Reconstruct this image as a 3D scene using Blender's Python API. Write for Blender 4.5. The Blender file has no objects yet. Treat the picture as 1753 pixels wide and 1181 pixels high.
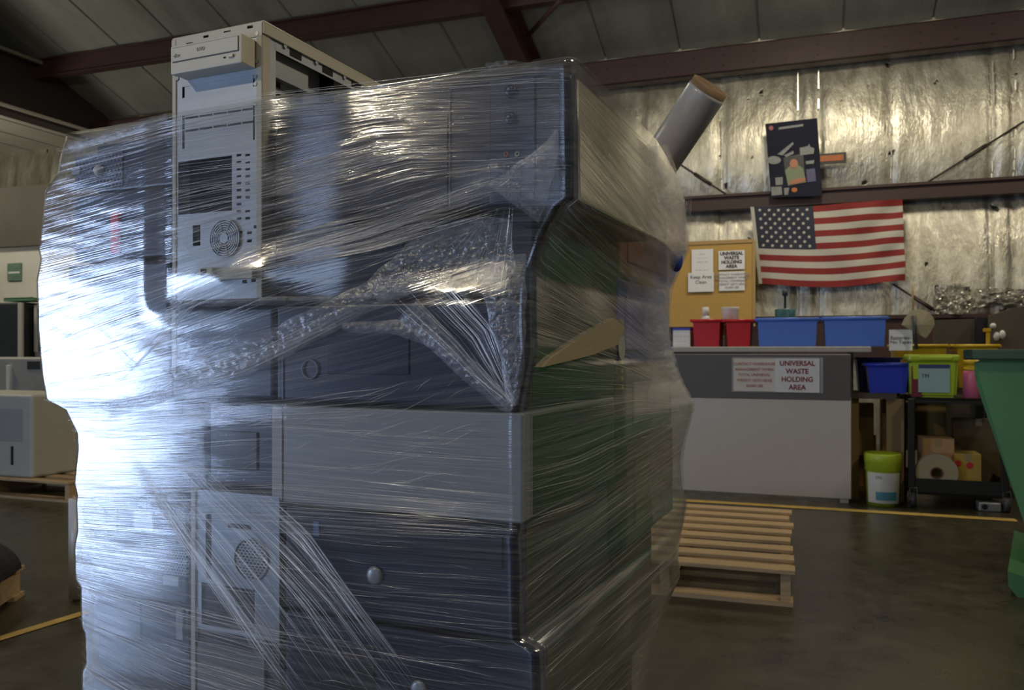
import bpy, bmesh, math, random
import numpy as np
from mathutils import Vector, Matrix, noise
random.seed(7)
rng = random.Random(11)
SC = bpy.context.scene
COL = SC.collection
FPX, CX, HY, H = 1400.0, 876.5, 600.0, 1.05      # focal length in pixels, picture centre, horizon row, eye height
# ---------------------------------------------------------------- camera
cd = bpy.data.cameras.new('camera'); cam = bpy.data.objects.new('camera', cd); COL.objects.link(cam)
cam.location = (0, 0, H); cam.rotation_euler = (math.pi/2, 0, 0)
cd.sensor_width = 36; cd.lens = FPX/1753*36; cd.shift_y = (HY-590.5)/1753; cd.clip_start = .02
cd.dof.use_dof = True; cd.dof.focus_distance = 1.25; cd.dof.aperture_fstop = 11
SC.camera = cam
# ---------------------------------------------------------------- world, exposure
w = bpy.data.worlds.new('world'); SC.world = w; w.use_nodes = True
w.node_tree.nodes['Background'].inputs[0].default_value = (.75, .85, 1, 1)
w.node_tree.nodes['Background'].inputs[1].default_value = .022
SC.view_settings.view_transform = 'Standard'; SC.view_settings.look = 'None'
SC.view_settings.exposure = 0; SC.view_settings.gamma = 1
SC.cycles.use_denoising = True
SC.cycles.transparent_max_bounces = 32
SC.cycles.sample_clamp_indirect = 6
# ---------------------------------------------------------------- frames
class Frame:
    def __init__(s, ox, oy, deg):
        a = math.radians(deg); s.a = -a
        s.o = Vector((ox, oy, 0)); s.X = Vector((math.cos(a), -math.sin(a), 0)); s.Y = Vector((math.sin(a), math.cos(a), 0))
    def world(s, p): return s.o + s.X*p[0] + s.Y*p[1] + Vector((0, 0, p[2]))
    def pick(s, px, py, Y=0.0):          # point of the plane local y = Y seen at a pixel
        d = Vector(((px-CX)/FPX, 1, (HY-py)/FPX)); o = Vector((0, 0, H))-s.o
        t = (Y-o.dot(s.Y))/d.dot(s.Y)
        return ((o+d*t).dot(s.X), Y, H+d.z*t)
    def pickx(s, px, py, X=0.0):
        d = Vector(((px-CX)/FPX, 1, (HY-py)/FPX)); o = Vector((0, 0, H))-s.o
        t = (X-o.dot(s.X))/d.dot(s.X)
        return (X, (o+d*t).dot(s.Y), H+d.z*t)
    def pickz(s, px, py, Z=0.0):
        d = Vector(((px-CX)/FPX, 1, (HY-py)/FPX)); t = (Z-H)/d.z
        q = d*t-s.o
        return (q.dot(s.X), q.dot(s.Y), Z)
    def depth(s, x, y): return s.world((x, y, 0)).y
    def proj(s, p):
        q = s.world(p); return CX+q.x/q.y*FPX, HY-(q.z-H)/q.y*FPX
    def mat(s, p=(0, 0, 0)): return Matrix.Translation(s.world(p)) @ Matrix.Rotation(s.a, 4, 'Z')
LF = Frame(.044, 1.15, 23.5)       # the wrapped load: x right along its front, y into its depth
WF = Frame(3.81, 9.3, 19.6)        # the back wall
GF = Frame(0, 0, 0)
# ---------------------------------------------------------------- lights
def area(name, loc, to, size, energy, col, sy=None, spread=None):
    l = bpy.data.lights.new(name, 'AREA'); l.energy = energy; l.color = col; l.size = size
    if sy: l.shape = 'RECTANGLE'; l.size_y = sy
    if spread: l.spread = math.radians(spread)
    o = bpy.data.objects.new(name, l); COL.objects.link(o); o.location = loc
    o.rotation_euler = (Vector(to)-Vector(loc)).to_track_quat('-Z', 'Y').to_euler(); return o
COOL = (.50, .66, 1.0); WARM = (1.0, .86, .62)
area('dock_door_daylight', (-5.6, .4, .78), (0, 1.2, .9), 1.5, 128, COOL, 1.4)
area('cool_front_fill', (-6.5, -6.5, 2.4), (0, 1.2, 1.2), 4.0, 80, COOL, 3.2)  # added cool fill for the load front, no second door known
area('left_bay_uplight_fill', (-9.3, 8.6, 2.2), (-9.3, 9.0, 5), 2.0, 170, (1, .95, .82))  # added unseen uplight that brightens the lower ceiling
area('roof_uplight_fill', (.5, 5.0, 3.4), (.8, 6.0, 6), 1.6, 34, (1, .93, .8))  # unseen lamp added to lift the dark roof
area('bay_lamp', (-3.7, -.9, 3.6), (-.2, 1.3, 1.2), .14, 42, WARM)
for i, (x, y, z, e) in enumerate([(-1.2, 6.3, 4.9, 40), (2.6, 6.6, 4.6, 60), (5.6, 5.2, 4.6, 55), (-6.0, 7.0, 4.2, 85)]):
    area('bay_lamp', (x, y, z), (x+.2, y+1.3, 0), .7, e, (1, .9, .7))
area('bay_lamp', (-.9, -1.6, 4.3), (-.3, 1.2, 1.0), .3, 16, WARM)
area('bay_lamp', (3.2, .5, 4.2), (.6, 1.9, 1), .5, 55, WARM)
# ---------------------------------------------------------------- materials
def nt(name):
    m = bpy.data.materials.new(name); m.use_nodes = True
    t = m.node_tree; return m, t, t.nodes['Principled BSDF'], t.nodes['Material Output']
_mc = {}
def M(name, col, rough=.5, metal=0, var=.08, scale=12, bump=0, stretch=(1, 1, 1), alpha=None, spec=None):
    if name in _mc: return _mc[name]
    m, t, b, o = nt(name); _mc[name] = m
    n = t.nodes.new; tc = n('ShaderNodeTexCoord'); mp = n('ShaderNodeMapping'); no = n('ShaderNodeTexNoise')
    mp.inputs['Scale'].default_value = stretch; t.links.new(tc.outputs['Object'], mp.inputs[0]); t.links.new(mp.outputs[0], no.inputs['Vector'])
    no.inputs['Scale'].default_value = scale; no.inputs['Detail'].default_value = 4
    mx = n('ShaderNodeMix'); mx.data_type = 'RGBA'; t.links.new(no.outputs['Fac'], mx.inputs['Factor'])
    mx.inputs['A'].default_value = [c*(1-var) for c in col]+[1]; mx.inputs['B'].default_value = [min(1, c*(1+var)) for c in col]+[1]
    t.links.new(mx.outputs['Result'], b.inputs['Base Color'])
    b.inputs['Roughness'].default_value = rough; b.inputs['Metallic'].default_value = metal
    if spec is not None: b.inputs['Specular IOR Level'].default_value = spec
    if bump:
        bp = n('ShaderNodeBump'); bp.inputs['Strength'].default_value = bump; bp.inputs['Distance'].default_value = .01
        t.links.new(no.outputs['Fac'], bp.inputs['Height']); t.links.new(bp.outputs[0], b.inputs['Normal'])
    return m
def ramp(t, a, b, ca=(0, 0, 0, 1), cb=(1, 1, 1, 1)):
    r = t.nodes.new('ShaderNodeValToRGB'); e = r.color_ramp.elements
    e[0].position = a; e[1].position = b; e[0].color = ca; e[1].color = cb; return r
def noise_node(t, src, scale, detail=3, rough=.5, mapping=None):
    n = t.nodes.new('ShaderNodeTexNoise'); n.inputs['Scale'].default_value = scale; n.inputs['Detail'].default_value = detail; n.inputs['Roughness'].default_value = rough
    if mapping:
        mp = t.nodes.new('ShaderNodeMapping'); mp.inputs['Scale'].default_value = mapping; t.links.new(src, mp.inputs[0]); src = mp.outputs[0]
    t.links.new(src, n.inputs['Vector']); return n
def math_node(t, op, a, b=None, clamp=False):
    n = t.nodes.new('ShaderNodeMath'); n.operation = op; n.use_clamp = clamp
    for i, v in enumerate((a, b)):
        if v is None: continue
        if isinstance(v, (int, float)): n.inputs[i].default_value = v
        else: t.links.new(v, n.inputs[i])
    return n.outputs[0]
BLACKP = M('black_plastic', (.016, .018, .024), .38)
NAVYP = M('dark_blue_grey_plastic', (.013, .021, .052), .36)
CHARC = M('charcoal_metal', (.035, .04, .045), .45)
GREYM = M('grey_steel', (.34, .36, .38), .38, .55, .06)
GALV = M('galvanised_steel', (.42, .46, .50), .42, .25, .12, 30)
BEIGE = M('beige_plastic', (.52, .49, .40), .5, 0, .04)
BEIGEM = M('beige_painted_steel', (.44, .42, .34), .42, 0, .05)
DARKHOLE = M('dark_interior', (.008, .008, .009), .8)
WOOD = M('pallet_wood', (.42, .29, .15), .75, 0, .35, 9, .2, (1, 12, 12))
WOODD = M('weathered_pallet_wood', (.24, .18, .11), .8, 0, .35, 9, .2, (1, 12, 12))
WHITEP = M('white_plastic', (.62, .63, .6), .5, 0, .04)
PAPER = M('white_paper', (.78, .78, .76), .6, 0, .03)
CARD = M('cardboard', (.36, .24, .12), .85, 0, .1)
REDST = M('red_oxide_steel', (.042, .017, .014), .55, 0, .25, 6)
# ---------------------------------------------------------------- mesh building
class MB:
    def __init__(s): s.bm = bmesh.new()
    def quad(s, pts):
        vs = [s.bm.verts.new(p) for p in pts]; return s.bm.faces.new(vs)
    def box(s, a, b, bev=0, seg=1):
        x0, x1 = sorted((a[0], b[0])); y0, y1 = sorted((a[1], b[1])); z0, z1 = sorted((a[2], b[2]))
        v = [s.bm.verts.new((x, y, z)) for x in (x0, x1) for y in (y0, y1) for z in (z0, z1)]
        fs = [s.bm.faces.new([v[i] for i in f]) for f in ((0, 1, 3, 2), (4, 6, 7, 5), (0, 4, 5, 1), (2, 3, 7, 6), (0, 2, 6, 4), (1, 5, 7, 3))]
        if bev:
            es = list({e for f in fs for e in f.edges})
            bmesh.ops.bevel(s.bm, geom=es, offset=min(bev, .45*min(x1-x0, y1-y0, z1-z0)), segments=seg, profile=.5, affect='EDGES')
        return s
    def hexa(s, bot, top):                # two 4-point loops
        v = [s.bm.verts.new(p) for p in list(bot)+list(top)]; n = len(bot)
        s.bm.faces.new(v[:n][::-1]); s.bm.faces.new(v[n:])
        for i in range(n): j = (i+1) % n; s.bm.faces.new((v[i], v[j], v[n+j], v[n+i]))
        return s
    def cyl(s, p0, p1, r0, r1=None, n=20, caps=True, smooth=True):
        r1 = r0 if r1 is None else r1; p0, p1 = Vector(p0), Vector(p1); d = (p1-p0).normalized()
        u = d.orthogonal().normalized(); v = d.cross(u)
        A = [s.bm.verts.new(p0+(u*math.cos(2*math.pi*i/n)+v*math.sin(2*math.pi*i/n))*r0) for i in range(n)]
        B = [s.bm.verts.new(p1+(u*math.cos(2*math.pi*i/n)+v*math.sin(2*math.pi*i/n))*r1) for i in range(n)]
        for i in range(n):
            f = s.bm.faces.new((A[i], A[(i+1) % n], B[(i+1) % n], B[i])); f.smooth = smooth
        if caps: s.bm.faces.new(A[::-1]); s.bm.faces.new(B)
        return s
    def rev(s, prof, o, ax=(0, 0, 1), n=28, smooth=True):   # profile of (radius, height), closed ends when radius 0
        o = Vector(o); d = Vector(ax).normalized(); u = d.orthogonal().normalized(); v = d.cross(u); rings = []
        for r, h in prof:
            if r < 1e-6: rings.append([s.bm.verts.new(o+d*h)])
            else: rings.append([s.bm.verts.new(o+d*h+(u*math.cos(2*math.pi*i/n)+v*math.sin(2*math.pi*i/n))*r) for i in range(n)])
        for A, B in zip(rings, rings[1:]):
            for i in range(n):
                j = (i+1) % n
                if len(A) == 1 and len(B) == 1: continue
                if len(A) == 1: f = s.bm.faces.new((A[0], B[j], B[i]))
                elif len(B) == 1: f = s.bm.faces.new((A[i], A[j], B[0]))
                else: f = s.bm.faces.new((A[i], A[j], B[j], B[i]))
                f.smooth = smooth
        return s
    def prism(s, poly, y0, y1):           # polygon in x,z extruded along y
        A = [s.bm.verts.new((x, y0, z)) for x, z in poly]; B = [s.bm.verts.new((x, y1, z)) for x, z in poly]; n = len(poly)
        s.bm.faces.new(A); s.bm.faces.new(B[::-1])
        for i in range(n): j = (i+1) % n; s.bm.faces.new((A[j], A[i], B[i], B[j]))
        return s
    def tube(s, pts, r, n=6):
        rings = []
        for i, p in enumerate(pts):
            p = Vector(p); d = (Vector(pts[min(i+1, len(pts)-1)])-Vector(pts[max(i-1, 0)])).normalized()
            u = d.cross(Vector((.1, .3, 1))).normalized(); v = d.cross(u)
            rr = r if not callable(r) else r(i/(len(pts)-1))
            rings.append([s.bm.verts.new(p+(u*math.cos(2*math.pi*k/n)+v*math.sin(2*math.pi*k/n))*rr) for k in range(n)])
        for A, B in zip(rings, rings[1:]):
            for k in range(n): f = s.bm.faces.new((A[k], A[(k+1) % n], B[(k+1) % n], B[k])); f.smooth = True
        s.bm.faces.new(rings[0][::-1]); s.bm.faces.new(rings[-1]); return s
    def grid(s, P, smooth=True, uv=None):           # P[i][j] points
        V = [[s.bm.verts.new(p) for p in row] for row in P]; out = []
        for i in range(len(P)-1):
            for j in range(len(P[0])-1):
                f = s.bm.faces.new((V[i][j], V[i+1][j], V[i+1][j+1], V[i][j+1])); f.smooth = smooth; out.append(f)
        return V
def build(name, mb, mats, parent=None, frame=None, org=None, label=None, recalc=True):
    """link a mesh; coordinates are the frame's, origin at org (parent's origin for a part)"""
    if parent is not None: org = Vector(parent['_o']); 
    else: org = Vector(org if org is not None else (0, 0, 0))
    if recalc: bmesh.ops.recalc_face_normals(mb.bm, faces=mb.bm.faces)
    bmesh.ops.translate(mb.bm, verts=mb.bm.verts, vec=-org)
    me = bpy.data.meshes.new(name); mb.bm.to_mesh(me); mb.bm.free()
    for m in (mats if isinstance(mats, (list, tuple)) else [mats]): me.materials.append(m)
    o = bpy.data.objects.new(name, me); COL.objects.link(o); o['_o'] = list(org)
    if parent is not None: o.parent = parent
    else: o.matrix_world = (frame or GF).mat(org)
    if label: o['label'] = label
    return o
def thing(name, label, cat, frame, org, group=None):
    o = bpy.data.objects.new(name, None); COL.objects.link(o); o.empty_display_size = .05
    o.matrix_world = frame.mat(org); o['_o'] = list(org); tag(o, label, cat, group); return o
def tag(o, label, cat, group=None):
    o['label'] = label; o['category'] = cat
    if group: o['group'] = group
    return o
def struct(name, mb, m, frame=None, org=(0, 0, 0)):
    o = build(name, mb, m, None, frame, org); o['kind'] = 'structure'; return o
def text_obj(name, body, size, pos, mat, parent, align='CENTER', bold=0, sx=1.0, depth=.0006):
    """lettering in the x,z plane facing -y, centred on pos (frame coordinates)"""
    cu = bpy.data.curves.new('lettering', 'FONT'); cu.body = body; cu.size = size; cu.align_x = align; cu.align_y = 'CENTER'
    cu.offset = bold; cu.extrude = depth; cu.space_line = .95; cu.resolution_u = 3
    tmp = bpy.data.objects.new('lettering', cu); COL.objects.link(tmp)
    dg = bpy.context.evaluated_depsgraph_get(); me = bpy.data.meshes.new_from_object(tmp.evaluated_get(dg))
    bpy.data.objects.remove(tmp); bpy.data.curves.remove(cu)
    off = Vector(pos)-Vector(parent['_o'])
    for v in me.vertices: v.co = Vector((v.co.x*sx, -v.co.z, v.co.y))+off
    me.name = name; me.materials.clear(); me.materials.append(mat)
    o = bpy.data.objects.new(name, me); COL.objects.link(o); o.parent = parent; o['_o'] = list(parent['_o']); return o
def interp(pts, v): return float(np.interp(v, [p[0] for p in pts], [p[1] for p in pts]))

# ================================================================ ROOM
def floor_mat():
    m, t, b, o = nt('sealed_concrete'); tc = t.nodes.new('ShaderNodeTexCoord')
    n1 = noise_node(t, tc.outputs['Object'], .9, 8, .6); n2 = noise_node(t, tc.outputs['Object'], 7, 6, .7)
    r = ramp(t, .3, .7, (.040, .034, .018, 1), (.078, .066, .037, 1)); t.links.new(n1.outputs['Fac'], r.inputs[0])
    r2 = ramp(t, .35, .7, (.6, .6, .6, 1), (1, 1, 1, 1)); t.links.new(n2.outputs['Fac'], r2.inputs[0])
    mx = t.nodes.new('ShaderNodeMix'); mx.data_type = 'RGBA'; mx.blend_type = 'MULTIPLY'; mx.inputs['Factor'].default_value = 1
    t.links.new(r.outputs[0], mx.inputs['A']); t.links.new(r2.outputs[0], mx.inputs['B']); t.links.new(mx.outputs['Result'], b.inputs['Base Color'])
    rr = ramp(t, .3, .7, (.22, .22, .22, 1), (.42, .42, .42, 1)); t.links.new(n2.outputs['Fac'], rr.inputs[0]); t.links.new(rr.outputs[0], b.inputs['Roughness'])
    return m
mb = MB(); mb.quad([(-16, -5, 0), (12, -5, 0), (12, 18, 0), (-16, 18, 0)]); struct('floor', mb, floor_mat())
def foil_mat():
    m, t, b, o = nt('foil_faced_insulation'); tc = t.nodes.new('ShaderNodeTexCoord'); ob = tc.outputs['Object']
    n1 = noise_node(t, ob, 1.4, 6, .65, (2.0, 1, .7)); n2 = noise_node(t, ob, 4.5, 6, .6, (1.8, 1, .7)); n3 = noise_node(t, ob, 2.1, 3, .5)
    r = ramp(t, .3, .72, (.40, .37, .28, 1), (.74, .71, .60, 1)); t.links.new(n2.outputs['Fac'], r.inputs[0])
    # holes and rips in the foil
    vo = t.nodes.new('ShaderNodeTexVoronoi'); vo.inputs['Scale'].default_value = 1.7; vo.inputs['Randomness'].default_value = 1; vo.voronoi_dimensions = '2D'
    wn = noise_node(t, ob, 14, 3); ad = t.nodes.new('ShaderNodeVectorMath'); ad.operation = 'MULTIPLY_ADD'
    t.links.new(wn.outputs['Color'], ad.inputs[0]); ad.inputs[1].default_value = (.12, .02, .12); lw_ = noise_node(t, ob, .7, 2); ad0 = t.nodes.new('ShaderNodeVectorMath'); ad0.operation = 'MULTIPLY_ADD'; t.links.new(lw_.outputs['Color'], ad0.inputs[0]); ad0.inputs[1].default_value = (.8, 0, .9); t.links.new(ob, ad0.inputs[2]); t.links.new(ad0.outputs[0], ad.inputs[2])
    sx_ = t.nodes.new('ShaderNodeSeparateXYZ'); cb_ = t.nodes.new('ShaderNodeCombineXYZ'); t.links.new(ad.outputs[0], sx_.inputs[0]); t.links.new(sx_.outputs[0], cb_.inputs[0]); t.links.new(sx_.outputs[2], cb_.inputs[1]); t.links.new(cb_.outputs[0], vo.inputs['Vector'])
    hr = ramp(t, .045, .075); t.links.new(math_node(t, 'ADD', vo.outputs['Distance'], math_node(t, 'MULTIPLY', math_node(t, 'SUBTRACT', n3.outputs['Fac'], .42), .28)), hr.inputs[0])
    mx = t.nodes.new('ShaderNodeMix'); mx.data_type = 'RGBA'; t.links.new(hr.outputs[0], mx.inputs['Factor'])
    mx.inputs['A'].default_value = (.03, .025, .02, 1); t.links.new(r.outputs[0], mx.inputs['B']); t.links.new(mx.outputs['Result'], b.inputs['Base Color'])
    b.inputs['Metallic'].default_value = .72
    rr = ramp(t, .3, .7, (.30, .30, .30, 1), (.52, .52, .52, 1)); t.links.new(n3.outputs['Fac'], rr.inputs[0]); t.links.new(rr.outputs[0], b.inputs['Roughness'])
    h = math_node(t, 'ADD', math_node(t, 'MULTIPLY', n1.outputs['Fac'], 1.0), math_node(t, 'MULTIPLY', n2.outputs['Fac'], .22))
    h = math_node(t, 'ADD', h, math_node(t, 'MULTIPLY', hr.outputs[0], .25))
    bp = t.nodes.new('ShaderNodeBump'); bp.inputs['Strength'].default_value = .42; bp.inputs['Distance'].default_value = .09
    t.links.new(h, bp.inputs['Height']); t.links.new(bp.outputs[0], b.inputs['Normal']); return m
FOIL = foil_mat()
EAVE = WF.pick(1240, 137)[2]; GZ = WF.pick(1450, 345)[2]
# back wall: insulation sagging between the girts, pinched at each vertical seam
seams = [WF.pick(x, 300)[0] for x in (1237, 1366, 1401, 1524, 1696, 1733)]
mb = MB(); P = []
zs = np.linspace(0, EAVE+.5, 90); xs = np.linspace(-16, 5, 420)
sm = sorted(seams+[seams[0]-.95*k for k in range(1, 18)]+[seams[-1]+.9, seams[-1]+1.8])
for z in zs:
    row = []
    t_ = ((z-GZ)/(EAVE-GZ)) if z > GZ else ((z-.1)/(GZ-.1))
    bul = .13*math.sin(math.pi*min(1, max(0, t_)))**.7
    if z > GZ: bul *= 1.25-.5*t_
    for x in xs:
        d = min(abs(x-s_) for s_ in sm); pin = .045*math.exp(-(d/.035)**2)
        row.append((x, -bul+pin+.02*noise.noise(Vector((x*2.2, z*.9, 3))), z))
    P.append(row)
mb.grid(P); struct('wall_back', mb, FOIL, WF)
# seam tape on the wall
mb = MB()
for s_ in sm[-8:]:
    for z0, z1 in ((.3, GZ-.12), (GZ+.1, EAVE)):
        for q in range(12):
            if rng.random() < .35: continue
            a = z0+(z1-z0)*q/12; b_ = a+(z1-z0)/12*.9
            tt = ((a-GZ)/(EAVE-GZ)) if a > GZ else (a/GZ); bu = -.13*math.sin(math.pi*min(1, max(0, tt)))**.7*(1.2 if a > GZ else 1)
            mb.box((s_-.006, bu+.005, a), (s_+.006, bu+.02, b_))
struct('trim_1', mb, M('foil_tape', (.75, .74, .68), .25, .8), WF)
# roof
PITCH = math.tan(math.radians(20.4)); RZ = EAVE+.42
def roof_mat(name, ca, cb):
    m, t, b, o = nt(name); tc = t.nodes.new('ShaderNodeTexCoord'); ob = tc.outputs['Object']
    n = noise_node(t, ob, 1.2, 6, .6, (2, .5, 1)); r = ramp(t, .3, .7, ca, cb); t.links.new(n.outputs['Fac'], r.inputs[0])
    t.links.new(r.outputs[0], b.inputs['Base Color']); b.inputs['Roughness'].default_value = .45; b.inputs['Metallic'].default_value = .2
    n2 = noise_node(t, ob, 26, 3, .6, (1, .06, 1)); bp = t.nodes.new('ShaderNodeBump'); bp.inputs['Strength'].default_value = .35; bp.inputs['Distance'].default_value = .02
    t.links.new(n2.outputs['Fac'], bp.inputs['Height']); t.links.new(bp.outputs[0], b.inputs['Normal']); return m
ROOF = roof_mat('vinyl_roof_insulation', (.20, .20, .17, 1), (.30, .30, .26, 1))
XB = WF.pick(190, 232)[0]           # where the long beam meets the wall
mb = MB(); P = []
xr = []
for k in range(-1, 26):
    x0 = 5.5-k*.92
    xr += [(x0, .0), (x0-.018, .03), (x0-.04, .0), (x0-.45, -.03)]
xr = sorted([q for q in xr if q[0] > XB-7]+[(XB-7, 0)])
for j in range(13):
    y = -12+12.6*j/12
    P.append([(x, y, RZ-PITCH*y+dz) for x, dz in xr])
mb.grid(P, smooth=False); struct('ceiling', mb, ROOF, WF)
mb = MB()
for xa in np.arange(XB-6, XB, .62):
    mb.box((xa+.02, -11, EAVE+.06), (xa+.6, .3, EAVE+.1))
mb.box((XB-7, -11, EAVE+.12), (XB, .3, EAVE+.16))
struct('ceiling_lower', mb, M('pale_ceiling_panels', (.48, .46, .38), .6, 0, .2, 4, 0, (1, .3, 1)), WF)
def ibeam(mb, a, b, hgt, wid, t=.02):   # along a->b, horizontal or sloped; top of web at a,b
    a, b = Vector(a), Vector(b); d = (b-a).normalized(); s = d.cross(Vector((0, 0, 1))).normalized(); u = s.cross(d)
    for (w0, w1, h0, h1) in ((-wid/2, wid/2, -t, 0), (-wid/2, wid/2, -hgt, -hgt+t), (-t/2, t/2, -hgt+t, -t)):
        mb.hexa([a+s*w0+u*h0, a+s*w1+u*h0, a+s*w1+u*h1, a+s*w0+u*h1], [b+s*w0+u*h0, b+s*w1+u*h0, b+s*w1+u*h1, b+s*w0+u*h1])
def rivets(mb, a, b, n, y, r=.012):
    for i in range(n):
        p = Vector(a).lerp(Vector(b), (i+.5)/n); mb.cyl((p.x, y, p.z), (p.x, y-.012, p.z), r, n=8)
# eave strut and mid girt
mb = MB(); mb.box((XB, -.30, EAVE), (5, -.28, EAVE+.30)); mb.box((XB, -.30, EAVE), (5, -.12, EAVE+.015)); mb.box((XB, -.30, EAVE+.285), (5, -.1, EAVE+.30))
rivets(mb, (XB, 0, EAVE+.08), (5, 0, EAVE+.08), 46, -.30); rivets(mb, (XB, 0, EAVE+.2), (5, 0, EAVE+.2), 46, -.30)
struct('trim_2', mb, REDST, WF)
mb = MB(); mb.box((-16, -.24, GZ-.05), (5, -.02, GZ+.11)); mb.box((-16, -.28, GZ+.09), (5, -.02, GZ+.12))
struct('trim_3', mb, REDST, WF)
mb = MB(); mb.box((-16, -.20, .95), (5, -.02, 1.42)); mb.box((-16, -.24, 1.40), (5, -.02, 1.44)); struct('trim_4', mb, REDST, WF)
# purlins and rafters
yb = -1.35
for k, yy in enumerate((yb, yb-1.9, yb-3.8)):
    mb = MB(); ibeam(mb, (XB, yy, RZ-PITCH*yy-.03), (5, yy, RZ-PITCH*yy-.03), .27, .12); struct('trim_%d' % (5+k), mb, REDST, WF)
xr_ = WF.pick(858, 29, yb)[0]
mb = MB(); ibeam(mb, (xr_, -.25, RZ+PITCH*.25-.06), (xr_, -10, RZ+PITCH*10-.06), .42, .24); struct('trim_8', mb, REDST, WF)
mb = MB(); mb.tube([WF.pick(905, 60, -.9), WF.pick(960, 0, -1.6)], .03); struct('trim_9', mb, REDST, WF)
# long deep beam at left, carrying the lower ceiling
q = WF.pickx(0, 88, XB); zt = q[2]
mb = MB(); ibeam(mb, (XB, -.1, zt), (XB, -11, zt), zt-EAVE-.02, .26, .035); struct('trim_10', mb, M('dark_oxide_steel', (.032, .022, .02), .5, 0, .2, 5), WF)
mb = MB(); mb.box((XB-.13, -11, zt-.02), (XB+.15, -.1, zt+.025)); struct('trim_11', mb, M('pale_flange_edge', (.22, .20, .15), .5), WF)
# bracing rods on the wall
for k, pts in enumerate([((1753, 208), (1572, 322)), ((1165, 282), (1250, 337)), ((1296, 488), (1188, 560)), ((1528, 486), (1645, 560))]):
    mb = MB(); a, b_ = WF.pick(*pts[0], -.2), WF.pick(*pts[1], -.2); mb.tube([a, b_], .011)
    c = Vector(a).lerp(Vector(b_), .45); d = (Vector(b_)-Vector(a)).normalized()*.12; mb.tube([c-d, c+d], .022)
    struct('trim_%d' % (12+k), mb, M('dark_rod', (.04, .03, .025), .5), WF)
# enclosed office at the far left: white wall, dark fascia
ya = -2.6; xo = WF.pick(225, 500, ya)[0]
zo = WF.pick(0, 425, ya)[2]; zf = WF.pick(0, 325, ya)[2]
mb = MB(); mb.box((-16, ya, 0), (xo, ya+.15, zo)); mb.box((xo-.15, ya+.15, 0), (xo, -.1, zo)); struct('wall_left', mb, M('white_painted_board', (.60, .59, .53), .7, 0, .08, 3), WF)
mb = MB(); mb.box((-16, ya-.08, zo), (xo+.05, -.15, zf)); struct('trim_16', mb, M('dark_brown_fascia', (.085, .075, .06), .7, 0, .3, 2), WF)
# doorway wall where the daylight comes in (out of frame)
mb = MB(); mb.box((-5.95, -4.8, 0), (-5.75, -1.2, 5)); mb.box((-5.95, 1.7, 0), (-5.75, 3.2, 5)); mb.box((-5.95, -1.2, 3.4), (-5.75, 1.7, 5)); struct('wall_side', mb, M('grey_wall_panel', (.3, .3, .28), .7))
# yellow floor lines
def floor_strip(px, wid, nm):
    mb = MB(); pts = [Vector(GF.pickz(x, y)) for x, y in px]
    for a, b_ in zip(pts, pts[1:]):
        d = (b_-a).normalized(); s_ = Vector((-d.y, d.x, 0))*wid/2
        mb.quad([a-s_+Vector((0, 0, .003)), b_-s_+Vector((0, 0, .003)), b_+s_+Vector((0, 0, .003)), a+s_+Vector((0, 0, .003))])
    return struct(nm, mb, M('worn_yellow_floor_paint', (.50, .33, .07), .6, 0, .45, 14))
floor_strip([(1000, 846), (1175, 857), (1740, 891)], .09, 'floor_line')
floor_strip([(-60, 1112), (150, 1048)], .05, 'floor_line')

# ================================================================ WALL ITEMS
def flag():
    t = thing('flag', 'red white and blue striped flag with stars hung flat on the foil wall', 'flag', WF, WF.pick(1298, 487, -.31))
    tl, tr, br, bl = [Vector(WF.pick(x, y, -.31)) for x, y in ((1285, 357), (1545, 343), (1549, 482), (1299, 487))]
    R, Cc = 13, 40
    def pt(u, v):
        sag = -.035*math.sin(math.pi*u)*(v)
        p = (tl*(1-u)+tr*u)*(1-v)+(bl*(1-u)+br*u)*v
        w_ = .028*math.sin(9*u+3*v-1)+.022*math.sin(17*u-9*v)*u+.03*max(0, u-.6)*math.sin(20*(u+.6*v))*3
        return p+Vector((0, -.03+w_*.8, sag+.012*math.sin(6*u+2)))
    mb = MB(); K = 4
    V = [[mb.bm.verts.new(pt(j/Cc, i/(R*K))) for j in range(Cc+1)] for i in range(R*K+1)]
    for i in range(R*K):
        for j in range(Cc):
            f = mb.bm.faces.new((V[i][j], V[i+1][j], V[i+1][j+1], V[i][j+1])); f.smooth = True; s_ = i//K
            f.material_index = 2 if (j < .42*Cc and s_ < 7) else (0 if s_ % 2 == 0 else 1)
            if j == 0: f.material_index = 1
    cl = build('cloth', mb, [M('flag_red', (.24, .022, .018), .8, 0, .1), M('flag_white', (.50, .475, .40), .8, 0, .06), M('flag_navy', (.028, .03, .05), .8)], t, recalc=False)
    for r in range(9):
        n = 6 if r % 2 == 0 else 5
        for k in range(n):
            u = .03+.385*((k+.5)/6+(0 if n == 6 else 1/12)); v = 7/13*((r+.75)/9.5)
            c = pt(u, v); c.y -= .004
            mb = MB(); vs = [mb.bm.verts.new(c+Vector((math.sin(a*math.pi/5), 0, math.cos(a*math.pi/5)))*(.021 if a % 2 == 0 else .0105)) for a in range(10)]
            mb.bm.faces.new(vs); build('star', mb, M('flag_star', (.55, .53, .46), .8), cl)
flag()
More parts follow.
